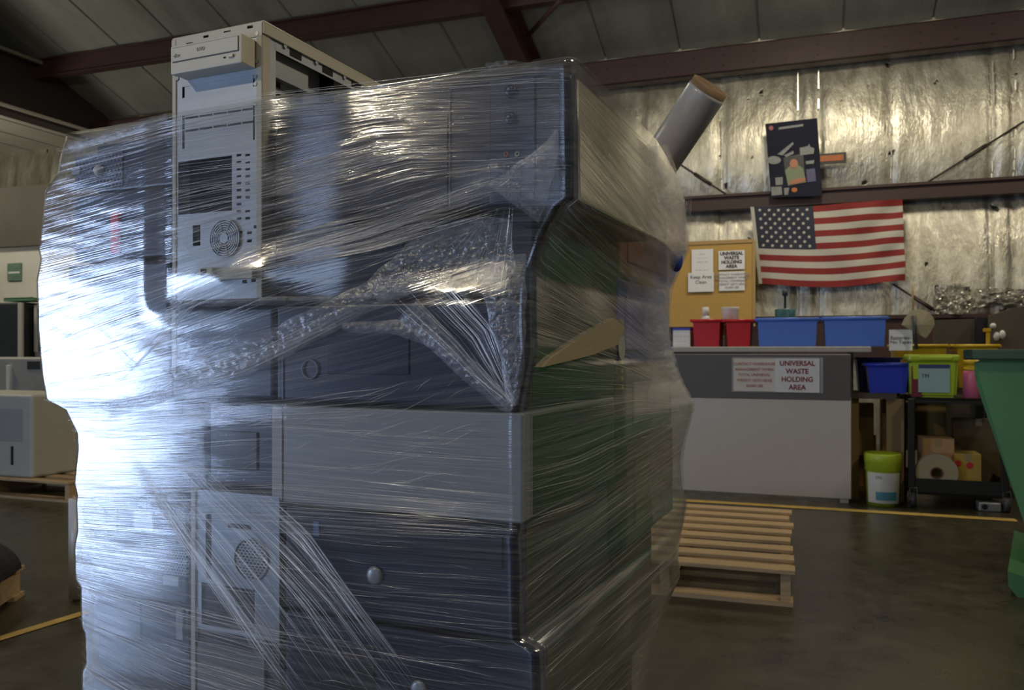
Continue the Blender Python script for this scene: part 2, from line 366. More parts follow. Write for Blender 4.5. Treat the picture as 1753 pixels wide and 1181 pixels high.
def poster():
    t = thing('poster', 'dark blue collage poster of a person in a green shirt with folded arms', 'poster', WF, WF.pick(1316, 338, -.2))
    Y = -.34
    def P(px, py, dy=0): return WF.pick(px, py, Y-dy)
    def poly(nm, pts, m, dy):
        mb = MB(); a = [mb.bm.verts.new(P(x, y, dy)) for x, y in pts]; b_ = [mb.bm.verts.new(Vector(P(x, y, dy))+Vector((0, .004, 0))) for x, y in pts]
        mb.bm.faces.new(a); mb.bm.faces.new(b_[::-1])
        for i in range(len(a)): j = (i+1) % len(a); mb.bm.faces.new((a[j], a[i], b_[i], b_[j]))
        return build(nm, mb, m, t)
    poly('sheet', [(1310, 212), (1399, 202), (1408, 335), (1320, 338)], M('poster_navy', (.012, .014, .028), .7, 0, .5, 3, spec=.2), 0)
    def ell(cx, cy, rx, ry, n=14): return [(cx+rx*math.cos(2*math.pi*i/n), cy+ry*math.sin(2*math.pi*i/n)) for i in range(n)]
    LG = M('poster_pale', (.20, .21, .20), .5, 0, .3, 20); GN = M('poster_green', (.16, .20, .10), .4); SK = M('poster_skin', (.38, .14, .07), .4)
    poly('printed_backdrop', [(1341, 270), (1375, 262), (1378, 300), (1344, 300)], M('poster_black', (.01, .01, .014), .4), .006)
    poly('printed_shirt', [(1344, 292), (1352, 284), (1366, 282), (1375, 288), (1380, 312), (1349, 318)], GN, .012)
    poly('printed_face', ell(1359, 280, 7, 8), SK, .018)
    poly('printed_arms', [(1351, 312), (1364, 305), (1379, 304), (1379, 310), (1365, 314), (1352, 316)], SK, .018)
    for nm, pts in (('printed_lettering', [(1333, 218), (1375, 212), (1375, 216), (1333, 222)]), ('printed_blade', [(1331, 264), (1357, 243), (1359, 246), (1340, 266)]), ('printed_blade', [(1342, 266), (1358, 258), (1359, 263), (1346, 269)]),
                    ('printed_ship', [(1369, 253), (1383, 250), (1385, 246), (1387, 251), (1394, 254), (1393, 263), (1370, 266)]), ('printed_cloud', ell(1325, 274, 12, 7)), ('printed_panel', [(1379, 276), (1394, 274), (1393, 280), (1380, 281)]),
                    ('printed_panel', [(1327, 304), (1340, 303), (1340, 316), (1328, 317)]), ('printed_panel', [(1320, 320), (1338, 319), (1339, 333), (1321, 335)]), ('printed_panel', [(1342, 322), (1351, 321), (1349, 333), (1343, 334)])):
        poly(nm, pts, LG, .008)
    poly('printed_emblem', ell(1360, 325, 5, 4), M('poster_orange', (.45, .12, .02), .4), .008)
    poly('printed_emblem', ell(1320, 219, 4, 4), M('poster_red', (.30, .06, .06), .4), .008)
    poly('printed_panel', [(1380, 290), (1395, 288), (1397, 310), (1382, 312)], M('poster_blue', (.06, .06, .15), .4), .008)
poster()
t = thing('strip_sign', 'small black and orange strip sign beside the collage poster', 'sign', WF, WF.pick(1425, 282, -.2))
mb = MB(); mb.box(WF.pick(1403, 282, -.31), WF.pick(1449, 260, -.325)); build('board', mb, M('sign_black', (.02, .015, .012), .5), t)
mb = MB(); mb.box(WF.pick(1404, 277, -.327), WF.pick(1444, 264, -.33)); build('orange_band', mb, M('sign_orange', (.40, .10, .01), .5, 0, .3, 30), t, label='burnt orange band')
# corkboard and papers
Yc = -.55
t = thing('corkboard', 'large tan corkboard leaning against the foil wall beside the flag', 'noticeboard', WF, WF.pick(1215, 552, Yc))
a, b_ = WF.pick(1120, 560, Yc), WF.pick(1290, 412, Yc)
mb = MB(); mb.box(a, (b_[0], Yc+.03, b_[2])); build('cork_panel', mb, M('cork', (.50, .31, .09), .9, 0, .14, 40), t)
mb = MB()
for (p0, p1) in (((a[0], Yc-.012, b_[2]-.02), (b_[0], Yc+.035, b_[2]+.02)), ((b_[0]-.01, Yc-.012, a[2]), (b_[0]+.02, Yc+.035, b_[2]))): mb.box(p0, p1)
build('frame', mb, M('light_wood_frame', (.42, .27, .10), .6), t)
INK = M('black_ink', (.03, .03, .03), .6); INKR = M('maroon_ink', (.20, .012, .025), .6); INKF = M('faded_pink_ink', (.42, .22, .18), .6); INKG = M('grey_ink', (.3, .3, .32), .6)
CONTACT = ['CONTACT WAREHOUSE', 'MANAGEMENT WHEN', 'TOTAL UNIVERSAL', 'WEIGHT GETS NEAR', '10,000 LBS']
UWHA = ['UNIVERSAL', 'WASTE', 'HOLDING', 'AREA']
def notice(label, x0, y0, x1, y1, Y, lines, ink, size, fr=WF, bold=0, sx=1, spread=.8, name='paper_notice', paper=PAPER):
    A, B = fr.pick(x0, y1, Y), fr.pick(x1, y0, Y); c = ((A[0]+B[0])/2, Y, A[2])
    t = thing(name, label, 'notice', fr, c)
    mb = MB(); mb.box((A[0], Y-.002, A[2]), (B[0], Y+.001, B[2])); build('sheet', mb, paper, t)
    hh = B[2]-A[2]; n = len(lines)
    for i, s_ in enumerate(lines):
        if s_: text_obj('lettering', s_, size, ((A[0]+B[0])/2, Y-.004, A[2]+hh*(.5+spread*(.5-(i+.5)/n))), ink, t, bold=bold, sx=sx)
    return t
notice('blank-topped white letter sheet pinned above the keep area clean notice', 1184, 426, 1221, 470, Yc-.02, ['----', '- - - -', '----- --', '', '- -- -- -'], INKG, .05)
notice('white sheet reading Keep Area Clean on the corkboard', 1178, 466, 1222, 500, Yc-.03, ['Keep Area', 'Clean', ''], INK, .055, bold=0)
notice('white sheet with bold black UNIVERSAL WASTE HOLDING AREA on the corkboard', 1230, 428, 1275, 462, Yc-.02, UWHA, INK, .052, bold=.0024, sx=.95, spread=.9)
notice('white sheet of small grey capitals under the bold black notice on the corkboard', 1231, 464, 1275, 498, Yc-.02, CONTACT, INKG, .034, bold=.0008, spread=.85)

def torn(label, cx, cy, rx, ry, seed, mat):
    c = WF.pick(cx, cy, -.23); s_ = WF.depth(c[0], -.23)/FPX; P = []
    for i in range(26):
        row = []
        for k in range(19):
            u, v = i/25*2-1, k/18*2-1; e = 1+.35*noise.noise(Vector((u*1.7, v*1.7, seed))); d = u*u*.8+v*v*.8
            row.append((c[0]+u*rx*s_*e, -.23-.05*(1-min(1, d))-.07*noise.noise(Vector((u*2.6, v*2.6, seed+4)))-.03*noise.noise(Vector((u*7, v*7, seed))), c[2]+v*ry*s_*e))
        P.append(row)
    mb = MB(); mb.grid(P, smooth=False)
    mb.grid([[(p[0], p[1]+.006, p[2]) for p in r] for r in P], smooth=False)
    o = build('torn_foil', mb, mat, None, WF, c); tag(o, label, 'foil scrap')
TF_ = M('torn_foil_silver', (.50, .48, .42), .32, .6, .3, 9)
torn('torn crumpled foil flap hanging low on the wall above the taupe divider', 1632, 512, 26, 24, 3, TF_)
torn('pale paper-like scrap curling off the wall beside the torn foil flap', 1612, 500, 9, 12, 8, M('pale_foil_backing', (.55, .53, .48), .6))
torn('wide ragged foil tear high above the slanted brown panel', 1715, 508, 34, 14, 5, TF_)

# ================================================================ DESK AND COUNTER
Yd = WF.pickz(1452, 862)[1]                 # desk front plane in wall coordinates
def wd(px, py, dy=0): return WF.pick(px, py, Yd+dy)
t = thing('steel_desk', 'tall two-tone steel desk, charcoal upper panel over pale grey front', 'desk', WF, (wd(1452, 862)[0], Yd, 0))
a, b_ = wd(1060, 679), wd(1457, 606)
mb = MB(); mb.box((a[0], Yd, a[2]), (b_[0], Yd+.04, b_[2]), .006); build('upper_panel', mb, M('charcoal_grey_enamel', (.10, .092, .09), .55, 0, .06), t)
c, d = wd(1060, 832), wd(1457, 680)
mb = MB(); mb.box((c[0], Yd+.004, c[2]), (d[0], Yd+.03, d[2]-.004)); build('front_panel', mb, M('pale_grey_enamel', (.50, .465, .43), .5, 0, .04), t)
mb = MB(); mb.box((d[0]-.03, Yd+.03, c[2]), (d[0], Yd+.45, d[2])); build('side_panel', mb, M('pale_grey_enamel', (.50, .465, .43), .5), t)
for xx, yy in ((d[0]-.07, Yd+.02), (d[0]-.07, Yd+.38), (a[0]+.02, Yd+.02)):
    mb = MB(); mb.box((xx, yy, 0), (xx+.055, yy+.05, c[2]+.02)); build('leg', mb, M('pale_grey_enamel', (.50, .465, .43), .5), t)
n1 = notice('laminated sheet of faded pink capitals taped to the desk, beside the maroon sign', 1256, 614, 1327, 669, Yd-.006, CONTACT, INKF, .026, bold=.0009, spread=.84, paper=M('yellowed_paper', (.60, .56, .50), .35))
n2 = notice('laminated UNIVERSAL WASTE HOLDING AREA sign in maroon on the desk', 1327, 614, 1403, 671, Yd-.010, UWHA, INKR, .049, bold=.0012, sx=.94, spread=.95, paper=M('laminated_paper', (.66, .66, .67), .25))
mb = MB(); p = wd(1404, 673, -.004); q = wd(1409, 612, -.004); mb.box((wd(1253, 0)[0], Yd-.002, p[2]), (q[0], Yd-.001, q[2])); o = build('plastic_sleeve', mb, M('clear_sleeve_edge', (.35, .35, .36), .12, 0), None, WF, (p[0], Yd, p[2])); tag(o, 'clear plastic sleeve behind the two laminated desk sheets', 'sleeve')
# counter slab behind the desk top
Yk = Yd+.06
A, B = WF.pick(1060, 604, Yk), WF.pick(1492, 593, Yk)
t = thing('counter', 'long narrow counter slab at eye height carrying the red and blue bins', 'counter', WF, (B[0]-.5, Yk+.3, 0))
mb = MB(); mb.box((A[0], Yk+.01, A[2]+.005), (B[0], Yk+.72, B[2]), .008, 2); build('counter_top', mb, M('worn_pale_laminate', (.40, .38, .33), .5, 0, .2, 25), t)
for xx in (A[0]+.1, B[0]-.12):
    for yy in (Yk+.05, Yk+.66):
        if yy < Yk+.1: continue
        mb = MB(); mb.box((xx, yy, 0), (xx+.04, yy+.04, A[2]+.005)); build('leg', mb, GREYM, t)
ZC = B[2]
def tub(label, x0, x1, ytop, Yf, z0, depth, mat, taper=.03, rim=.012, name='storage_bin', cat='bin', group=None, fr=WF):
    """open plastic tote: tapered walls, inner cavity, rolled rim; x0,x1,ytop are read on its front face"""
    A, B = fr.pick(x0, ytop, Yf), fr.pick(x1, ytop, Yf); zt = A[2]; xa, xb = A[0], B[0]
    t = thing(name, label, cat, fr, ((xa+xb)/2, Yf+depth/2, z0), group)
    def loop(s_, z, e=0): return [(xa+s_+e, Yf+s_+e, z), (xb-s_-e, Yf+s_+e, z), (xb-s_-e, Yf+depth-s_-e, z), (xa+s_+e, Yf+depth-s_-e, z)]
    mb = MB(); L = [loop(taper, z0), loop(rim, zt-.012), loop(0, zt-.012), loop(0, zt), loop(0, zt, rim), loop(taper, z0+.008, .006)]
    V = [[mb.bm.verts.new(p) for p in l] for l in L]
    for a_, b2 in zip(V, V[1:]):
        for i in range(4): j = (i+1) % 4; mb.bm.faces.new((a_[i], a_[j], b2[j], b2[i]))
    mb.bm.faces.new(V[0][::-1]); mb.bm.faces.new(V[-1])
    build('tub_body', mb, mat, t)
    return t
def rimpart(t, x0, x1, ytop, Yf, depth, mat, fr=WF):
    A, B = fr.pick(x0, ytop, Yf), fr.pick(x1, ytop, Yf); mb = MB(); r = .012
    pts = [(A[0], Yf, A[2]), (B[0], Yf, A[2]), (B[0], Yf+depth, A[2]), (A[0], Yf+depth, A[2]), (A[0], Yf, A[2])]
    for p, q in zip(pts, pts[1:]): mb.tube([p, q], r, 8)
    build('rim', mb, mat, t)
RED = M('red_plastic', (.55, .010, .014), .35, 0, .08); BLU = M('blue_plastic', (.09, .20, .66), .4, 0, .06); BLUD = M('deep_blue_plastic', (.03, .05, .46), .38, 0, .08)
Yb = Yk+.12
for lab, x0, x1, yt, m in (('red bin on the counter next to the small white carton', 1183, 1235, 549, RED), ('red bin on the counter touching the blue bin', 1240, 1288, 549, RED),
                        ('light blue bin on the counter beside the red bins', 1294, 1402, 547, BLU), ('light blue bin at the end of the counter by the battery sign', 1408, 1520, 545, BLU)):
    t = tub(lab, x0, x1, yt, Yb, ZC, .36, m, .022); rimpart(t, x0, x1, yt, Yb, .36, m)
# carton with a blue lid edge
A, B = WF.pick(1152, 592, Yb), WF.pick(1181, 565, Yb)
t = thing('carton', 'small white carton with blue top edge on the counter end', 'box', WF, ((A[0]+B[0])/2, Yb+.1, ZC))
mb = MB(); mb.box((A[0], Yb, ZC), (B[0], Yb+.2, B[2])); build('carton_body', mb, PAPER, t)
mb = MB(); mb.box((A[0]-.003, Yb-.003, B[2]), (B[0]+.003, Yb+.2, B[2]+.018)); build('lid', mb, BLUD, t, label='blue lid')
text_obj('lettering', '- - - - -\n- - -', .04, ((A[0]+B[0])/2, Yb-.002, (ZC+B[2])/2), INKG, t)
# white bottle, cup, teal tub behind the bins, standing on a rear ledge of the counter
Yr = Yb+.42
def vessel(name, label, cat, px, y_top, y_bot, r_px, prof, Y=Yr, zbase=None):
    c = WF.pick(px, y_bot, Y); top = WF.pick(px, y_top, Y)[2]; z0 = zbase if zbase is not None else c[2]; hh = top-z0
    r = r_px*WF.depth(c[0], Y)/FPX
    t = thing(name, label, cat, WF, (c[0], Y, z0))
    for nm, pr, m in prof:
        mb = MB(); mb.rev([(a*r, z0+b*hh) for a, b in pr], (c[0], Y, 0)); build(nm, mb, m, t)
    return t
vessel('pill_bottle', 'small white bottle with red label behind the first red bin', 'bottle', 1208, 526, 560, 8,
       [('bottle_body', [(0, 0), (1, 0), (1, .7), (.75, .78), (0, .78)], WHITEP), ('cap', [(0, .78), (.72, .78), (.72, 1), (0, 1)], WHITEP), ('label_band', [(1.03, .25), (1.03, .65)], M('faded_red_label', (.5, .12, .08), .5))], zbase=ZC)
vessel('plastic_cup', 'squat white cup with orange band behind the second red bin', 'cup', 1250, 526, 560, 15,
       [('cup_body', [(0, 0), (.7, 0), (.95, .95), (1.0, 1), (.9, 1), (.66, .03), (0, .03)], WHITEP), ('orange_band', [(.80, .3), (.86, .55)], M('orange_band', (.6, .28, .08), .5))], zbase=ZC)
vessel('cleaning_jug', 'teal tub with dark pump behind the light blue bin', 'container', 1344, 529, 560, 17,
       [('tub', [(0, 0), (1, 0), (1, .97), (.9, 1), (0, 1)], M('teal_plastic', (.03, .12, .12), .4)), ('pump', [(.12, 1), (.12, 1.35), (.28, 1.35), (.28, 1.5), (0, 1.5)], CHARC)], zbase=ZC)
# battery sign, paddle fan with stick
Ysg = Yb+.02
nt_ = notice('white card reading Batteries No Tapes standing past the last blue bin', 1522, 564, 1562, 600, Ysg, ['', 'Batteries-', 'No Tapes', ''], INK, .034, bold=0, name='card_sign')
t = thing('dust_brush', 'round beige fan-shaped broom head on a dark stick', 'brush', WF, WF.pick(1567, 596, Ysg-.05))
mb = MB(); P0 = WF.pick(1563, 530, Ysg-.05)
cc = WF.pick(1576, 556, Ysg-.06); fan = [(1543, 556), (1548, 545), (1560, 532), (1576, 529), (1590, 534), (1599, 545), (1600, 556), (1592, 570), (1585, 579), (1572, 572), (1556, 563)]
V0 = [mb.bm.verts.new(WF.pick(x, y, Ysg-.06)) for x, y in fan]; c0 = mb.bm.verts.new((cc[0], Ysg-.10, cc[2])); V1 = [mb.bm.verts.new(WF.pick(x, y, Ysg-.03)) for x, y in fan]; c1 = mb.bm.verts.new((cc[0], Ysg-.04, cc[2]))
for i in range(len(fan)):
    j = (i+1) % len(fan); mb.bm.faces.new((V0[i], V0[j], c0)); mb.bm.faces.new((V1[j], V1[i], c1)); mb.bm.faces.new((V0[j], V0[i], V1[i], V1[j]))
build('straw_head', mb, M('straw', (.42, .36, .22), .8, 0, .25, 60, .3, (8, 1, 1)), t)
mb = MB(); mb.tube([WF.pick(1562, 488, Ysg-.03), WF.pick(1563, 545, Ysg-.03)], .008); build('upper_stick', mb, M('tan_stick', (.42, .3, .14), .6), t)
mb = MB(); mb.tube([WF.pick(1563, 540, Ysg-.09), WF.pick(1569, 598, Ysg-.09)], .013); build('handle', mb, CHARC, t)

# ================================================================ CART AREA
Yq = WF.pickz(1562, 868)[1]            # cart front plane
def cq(px, py, dy=0): return WF.pick(px, py, Yq+dy)
BLK = M('black_steel_cart', (.012, .012, .012), .45); CHR = M('caster_chrome', (.6, .6, .6), .2, .9)
zt_, zb_ = cq(1640, 682)[2], cq(1640, 830)[2]
xl, xrr = cq(1558, 800)[0], cq(1728, 800)[0]; Dq = .55
t = thing('utility_cart', 'black two-shelf rolling cart holding the lime bucket and cartons', 'cart', WF, ((xl+xrr)/2, Yq+.27, 0))
for nm, z, lip in (('top_shelf', zt_, .035), ('bottom_shelf', zb_-.06, .09)):
    mb = MB(); mb.box((xl, Yq, z-.015), (xrr, Yq+Dq, z)); z1 = z+(0 if nm == 'top_shelf' else lip)
    z0 = z-lip if nm == 'top_shelf' else z-.015
    for p0, p1 in (((xl, Yq, z0), (xrr, Yq+.012, z1)), ((xl, Yq+Dq-.012, z0), (xrr, Yq+Dq, z1)), ((xl, Yq, z0), (xl+.012, Yq+Dq, z1)), ((xrr-.012, Yq, z0), (xrr, Yq+Dq, z1))): mb.box(p0, p1)
    build(nm, mb, BLK, t)
for xx in (xl, xrr-.035):
    for yy in (Yq+.0, Yq+Dq-.035):
        mb = MB(); mb.box((xx-.012, yy-.012, .13), (xx+.03, yy+.03, zt_-.005), .005); build('post', mb, BLK, t)
        mb = MB(); mb.cyl((xx+.02-.018, yy+.02, .052), (xx+.02+.018, yy+.02, .052), .052, n=24); wl = build('caster_wheel', mb, M('grey_rubber', (.06, .06, .06), .5), t)
        mb = MB(); mb.box((xx-.004, yy-.01, .05), (xx, yy+.05, .135)); mb.box((xx+.04, yy-.01, .05), (xx+.044, yy+.05, .135)); mb.box((xx-.004, yy-.01, .13), (xx+.044, yy+.05, .137)); build('caster_fork', mb, CHR, wl)
ZT = zt_
def bucket(label, x0, x1, ytop, ybot, Y, z0, lidc, square=False, texts=True):
    A, B = WF.pick(x0, ybot, Y), WF.pick(x1, ytop, Y); xm = (A[0]+B[0])/2; r = (B[0]-A[0])/2; z1 = B[2]; hh = z1-z0
    LIME = M('lime_plastic', (.38, .50, .03), .4, 0, .06); t = thing('plastic_bucket', label, 'bucket', WF, (xm, Y+r, z0)); cy = Y+r
    if square:
        mb = MB(); k = .9
        mb.hexa([(xm-r*k, cy-r*k, z0), (xm+r*k, cy-r*k, z0), (xm+r*k, cy+r*k, z0), (xm-r*k, cy+r*k, z0)], [(xm-r*.97, cy-r*.97, z0+hh*.86), (xm+r*.97, cy-r*.97, z0+hh*.86), (xm+r*.97, cy+r*.97, z0+hh*.86), (xm-r*.97, cy+r*.97, z0+hh*.86)])
        bmesh.ops.bevel(mb.bm, geom=[e for e in mb.bm.edges], offset=.018, segments=3, affect='EDGES'); build('bucket_body', mb, LIME, t)
        mb = MB(); mb.box((xm-r*1.03, cy-r*1.03, z0+hh*.84), (xm+r*1.03, cy+r*1.03, z1), .015, 2); mb.box((xm-r*.6, cy-r*1.08, z0+hh*.87), (xm+r*.7, cy-r*1.0, z0+hh*.95), .004); build('lid', mb, LIME, t)
        mb = MB(); mb.box((xm-r*.62, cy-r*1.0, z0+hh*.12), (xm+r*.62, cy-r*.93, z0+hh*.76)); lb = build('label_sheet', mb, M('pale_blue_label', (.30, .44, .44), .45, 0, .1), t)
        mb = MB(); mb.box((xm-r*.62, cy-r*1.01, z0+hh*.68), (xm+r*.62, cy-r*.99, z0+hh*.77)); build('label_header', mb, M('label_navy', (.03, .06, .16), .5), lb)
        text_obj('lettering', 'TM', .035, (xm-r*.35, cy-r*1.02, z0+hh*.5), INK, lb)
    else:
        mb = MB(); mb.rev([(0, z0), (r*.92, z0), (r*.98, z0+hh*.78), (r*.98, z0+hh*.8), (0, z0+hh*.8)], (xm, cy, 0)); build('bucket_body', mb, LIME, t)
        mb = MB(); mb.rev([(r*.98, z0+hh*.66), (r*1.04, z0+hh*.67), (r*1.04, z0+hh*.82), (r*1.07, z0+hh*.83), (r*1.07, z0+hh*.97), (r*1.0, z1), (r*.9, z0+hh*.96), (0, z0+hh*.96)], (xm, cy, 0)); build('lid', mb, M('lime_plastic', (.38, .50, .03), .4), t)
        mb = MB(); n = 14
        Pg = [[(xm+r*f*math.sin(a), cy-r*f*math.cos(a), z0+hh*v) for a in np.linspace(-1.1, 1.1, n)] for f, v in ((.95, .06), (1.0, .64))]
        mb.grid(Pg); lb = build('label_sheet', mb, M('white_label', (.62, .62, .60), .45, 0, .04), t)
        mb = MB(); Pg = [[(xm+r*f*math.sin(a), cy-r*f*math.cos(a), z0+hh*v) for a in np.linspace(-.5, .8, n)] for f, v in ((.965, .12), (.98, .28))]
        mb.grid(Pg); build('label_band', mb, M('label_blue', (.08, .28, .38), .5), lb)
        text_obj('lettering', 'TM', .03, (xm-r*.35, cy-r*1.02, z0+hh*.55), INKG, lb)
    return t
bucket('round lime pail with white label standing on the floor by the desk', 1483, 1545, 779, 866, WF.pickz(1514, 868)[1], 0, 0)
bucket('square lime bucket with pale blue label on top of the cart', 1556, 1643, 607, 685, Yq+.05, ZT, 0, True)
Ysh = Yq+.12
# side shelf left of the cart, with deep blue totes
A, B = WF.pick(1458, 682, Ysh), WF.pick(1560, 674, Ysh); ZS = B[2]
t = thing('side_table', 'low dark table between the desk and the cart under the deep blue bins', 'table', WF, ((A[0]+B[0])/2, Ysh+.3, 0))
mb = MB(); mb.box((A[0], Ysh, A[2]), (B[0]-.09, Ysh+.42, ZS)); build('table_top', mb, M('dark_brown_board', (.06, .045, .035), .6), t)
for xx in (A[0]+.0, B[0]-.09):
    for yy in (Ysh+.05, Ysh+.36): mb = MB(); mb.box((xx-(.06 if xx > A[0]+.1 else 0), yy, 0), (xx+.05, yy+.04, A[2])); build('leg', mb, M('tan_wood_leg', (.22, .14, .06), .7), t)
t = tub('deep blue bin in front on the low dark table', 1482, 1560, 624, Ysh+.01, ZS, .26, BLUD, .03); rimpart(t, 1482, 1560, 624, Ysh+.01, .26, BLUD)
t = tub('darker blue bin tucked behind the deep blue bin on the low table', 1464, 1545, 612, Ysh+.30, ZS, .27, M('dark_blue_plastic', (.012, .018, .12), .4), .03)
# yellow tote lids behind
Yy = Yq+Dq+.06
YEL = M('yellow_plastic', (.62, .40, .015), .4, 0, .1)
t = tub('wide yellow open tote behind the square lime bucket', 1530, 1624, 592, Yy, .78, .4, YEL, .03); rimpart(t, 1530, 1624, 592, Yy, .4, YEL)
t = tub('wide yellow open tote behind the green tilt truck rim', 1636, 1712, 592, Yy, .78, .4, YEL, .03); rimpart(t, 1636, 1712, 592, Yy, .4, YEL)
p = WF.pick(1530, 660, Yy); q = WF.pick(1712, 660, Yy)
t = thing('storage_bench', 'dark low bench behind the cart under the yellow totes', 'bench', WF, ((p[0]+q[0])/2, Yy+.2, 0))
mb = MB(); mb.box((p[0]-.02, Yy-.02, .74), (q[0]+.9, Yy+.5, .78)); build('bench_top', mb, M('dark_brown_board', (.06, .045, .035), .6), t)
for xx in (p[0], q[0]+.8): mb = MB(); mb.box((xx, Yy+.05, 0), (xx+.05, Yy+.45, .74)); build('bench_support', mb, M('dark_brown_board', (.06, .045, .035), .6), t)
# maroon box, pink bottle on the cart
def carton(label, x0, x1, yt, Y, z0, dep, mat, name='cardboard_box', cat='box', tape=None):
    A, B = WF.pick(x0, yt, Y), WF.pick(x1, yt, Y); t = thing(name, label, cat, WF, ((A[0]+B[0])/2, Y+dep/2, z0))
    mb = MB(); mb.box((A[0], Y, z0), (B[0], Y+dep, A[2]), .003); build('carton_body', mb, mat, t)
    mb = MB(); mb.box((A[0]-.001, Y+dep*.45, A[2]-.001), (B[0]+.001, Y+dep*.55, A[2]+.001)); mb.box(((A[0]+B[0])/2-.02, Y-.0015, A[2]-.05), ((A[0]+B[0])/2+.02, Y, A[2])); build('tape', mb, tape or M('packing_tape', (.30, .22, .12), .3), t)
    return t
carton('dark maroon box between the deep blue bin and lime bucket', 1561, 1578, 626, Yq+.06, ZT, .2, M('maroon_card', (.14, .012, .03), .5))
t = vessel('detergent_bottle', 'tall pink bottle with yellow top on the cart by the green tilt truck', 'bottle', 1664, 616, 683, 14,
       [('bottle_body', [(0, 0), (1, 0), (1, .66), (.9, .72), (0, .72)], M('pink_plastic', (.70, .16, .26), .4)), ('yellow_top', [(0, .72), (.92, .72), (.92, .8), (.86, .8), (.86, .88), (.92, .88), (.92, 1), (0, 1)], YEL)], Y=Yq+.12, zbase=ZT)
ZB = zb_-.06
carton('plain tan box on the lower cart shelf behind the tape roll', 1578, 1634, 750, Yq+.14, ZB, .25, M('tan_card', (.40, .24, .12), .8, 0, .08))
t = carton('yellow box with red spots on the lower cart shelf', 1634, 1680, 776, Yq+.1, ZB, .2, M('mustard_card', (.36, .24, .04), .7))
mb = MB()
for x_, y_ in ((1640, 793), (1660, 797)):
    mb = MB(); p = WF.pick(x_, y_, Yq+.0985); mb.cyl(p, (p[0], p[1]-.001, p[2]), .022, n=16); build('red_spot', mb, M('red_print', (.4, .02, .02), .6), t)
carton('long yellow-brown carton at the back of the lower cart shelf', 1548, 1620, 690, Yq+.75, 0.30, .15, M('ochre_card', (.30, .19, .05), .8, 0, .2))
carton('dark brown carton behind the yellow box under the cart top', 1632, 1720, 716, Yq+.42, ZB, .1, M('brown_card', (.10, .07, .03), .8, 0, .3))
for lab, x0, x1, yt, z0, dy in (('tan carton under the low table, nearest the desk', 1459, 1496, 690, .28, .35), ('narrow tan carton under the low table, beside the cart post', 1508, 1533, 684, .12, .5), ('brown carton on the floor behind the lime pail', 1440, 1500, 742, 0, .62)):
    carton(lab, x0, x1, yt, Ysh+dy, z0, .12, M('ochre_card', (.30, .19, .05), .8))
p0 = WF.pick(1604, 797, Yq+.02); r_ = 33*WF.depth(p0[0], Yq)/FPX
t = thing('tape_roll', 'large tan roll of tape standing on edge on the lower cart shelf', 'tape roll', WF, (p0[0], Yq+.05, ZB))
zc = ZB+r_
mb = MB(); mb.rev([(r_, 0), (r_, .06), (r_*.32, .06), (r_*.32, 0), (r_, 0)], (p0[0], Yq+.025, zc), (0, 1, 0), 36, smooth=False); build('tape_winding', mb, M('dull_tan_tape', (.30, .26, .17), .5, 0, .1), t)
mb = MB(); mb.rev([(r_*.32, -.003), (r_*.32, .065), (r_*.26, .065), (r_*.26, -.003), (r_*.32, -.003)], (p0[0], Yq+.025, zc), (0, 1, 0), 24, smooth=False); build('core', mb, M('brown_core', (.16, .07, .04), .8), t)
p = WF.pickz(1695, 876)
t = thing('power_adapter', 'small silver box on the floor under the cart', 'adapter', WF, p)
mb = MB(); mb.box((p[0]-.065, p[1], 0), (p[0]+.065, p[1]+.1, .06), .008, 2); build('case', mb, M('dull_silver', (.35, .35, .35), .4, .5), t)
mb = MB(); mb.cyl((p[0]-.03, p[1]-.002, .03), (p[0]-.03, p[1], .03), .018, n=14); build('socket', mb, DARKHOLE, t)
# dark panels standing behind, yellow post, white gloves
for lab, pts, Y, m in (('low dark taupe divider panel behind the yellow totes', [(1600, 600), (1600, 548), (1672, 545), (1672, 600)], Yy+.9, M('taupe_fabric', (.085, .075, .06), .9)),
                       ('near-black cabinet edge beside the slanted brown panel', [(1670, 600), (1672, 542), (1696, 544), (1696, 600)], Yy+.8, BLACKP),
                       ('slanted brown panel leaning behind the green tilt truck', [(1695, 600), (1695, 540), (1735, 527), (1800, 515), (1800, 600)], Yy+.7, M('brown_fabric', (.11, .088, .066), .9))):
    mb = MB(); pl = [WF.pick(x, y, Y) for x, y in pts]; mb.prism([(q[0], q[2]) if q[2] > 1.1 else (q[0], .0) for q in pl], Y, Y+.08)
    o = build('divider_panel', mb, m, None, WF, (pl[0][0], Y, 0)); tag(o, lab, 'panel')
t = thing('yellow_clamp', 'yellow upright clamp standing in the yellow totes', 'clamp', WF, WF.pick(1692, 600, Yy+.1))
mb = MB(); A = WF.pick(1689, 612, Yy+.1); B = WF.pick(1695, 568, Yy+.1); mb.box(A, (B[0], A[1]+.03, B[2]), .003); build('clamp_bar', mb, YEL, t)
mb = MB(); A = WF.pick(1685, 568, Yy+.09); B = WF.pick(1697, 562, Yy+.09); mb.box(A, (B[0], A[1]+.05, B[2]), .003); build('clamp_jaw', mb, YEL, t)
for k, (x, y, rx, rz, lab) in enumerate(((1700, 558, 5, 5, 'round white knob stuck high on the brown panel'), (1706, 576, 5, 8, 'oval white knob low on the brown panel, nearer the clamp'), (1716, 573, 5, 8, 'oval white knob low on the brown panel, farther from the clamp'))):
    p = WF.pick(x, y, Yy+.69); s_ = WF.depth(p[0], p[1])/FPX; mb = MB(); mb.rev([(rx*s_*math.sin(a), rz*s_*-math.cos(a)) for a in np.linspace(0, math.pi, 9)], p, (0, 0, 1), 14)
    o = build('white_knob', mb, WHITEP, None, WF, p); tag(o, lab, 'knob', None)
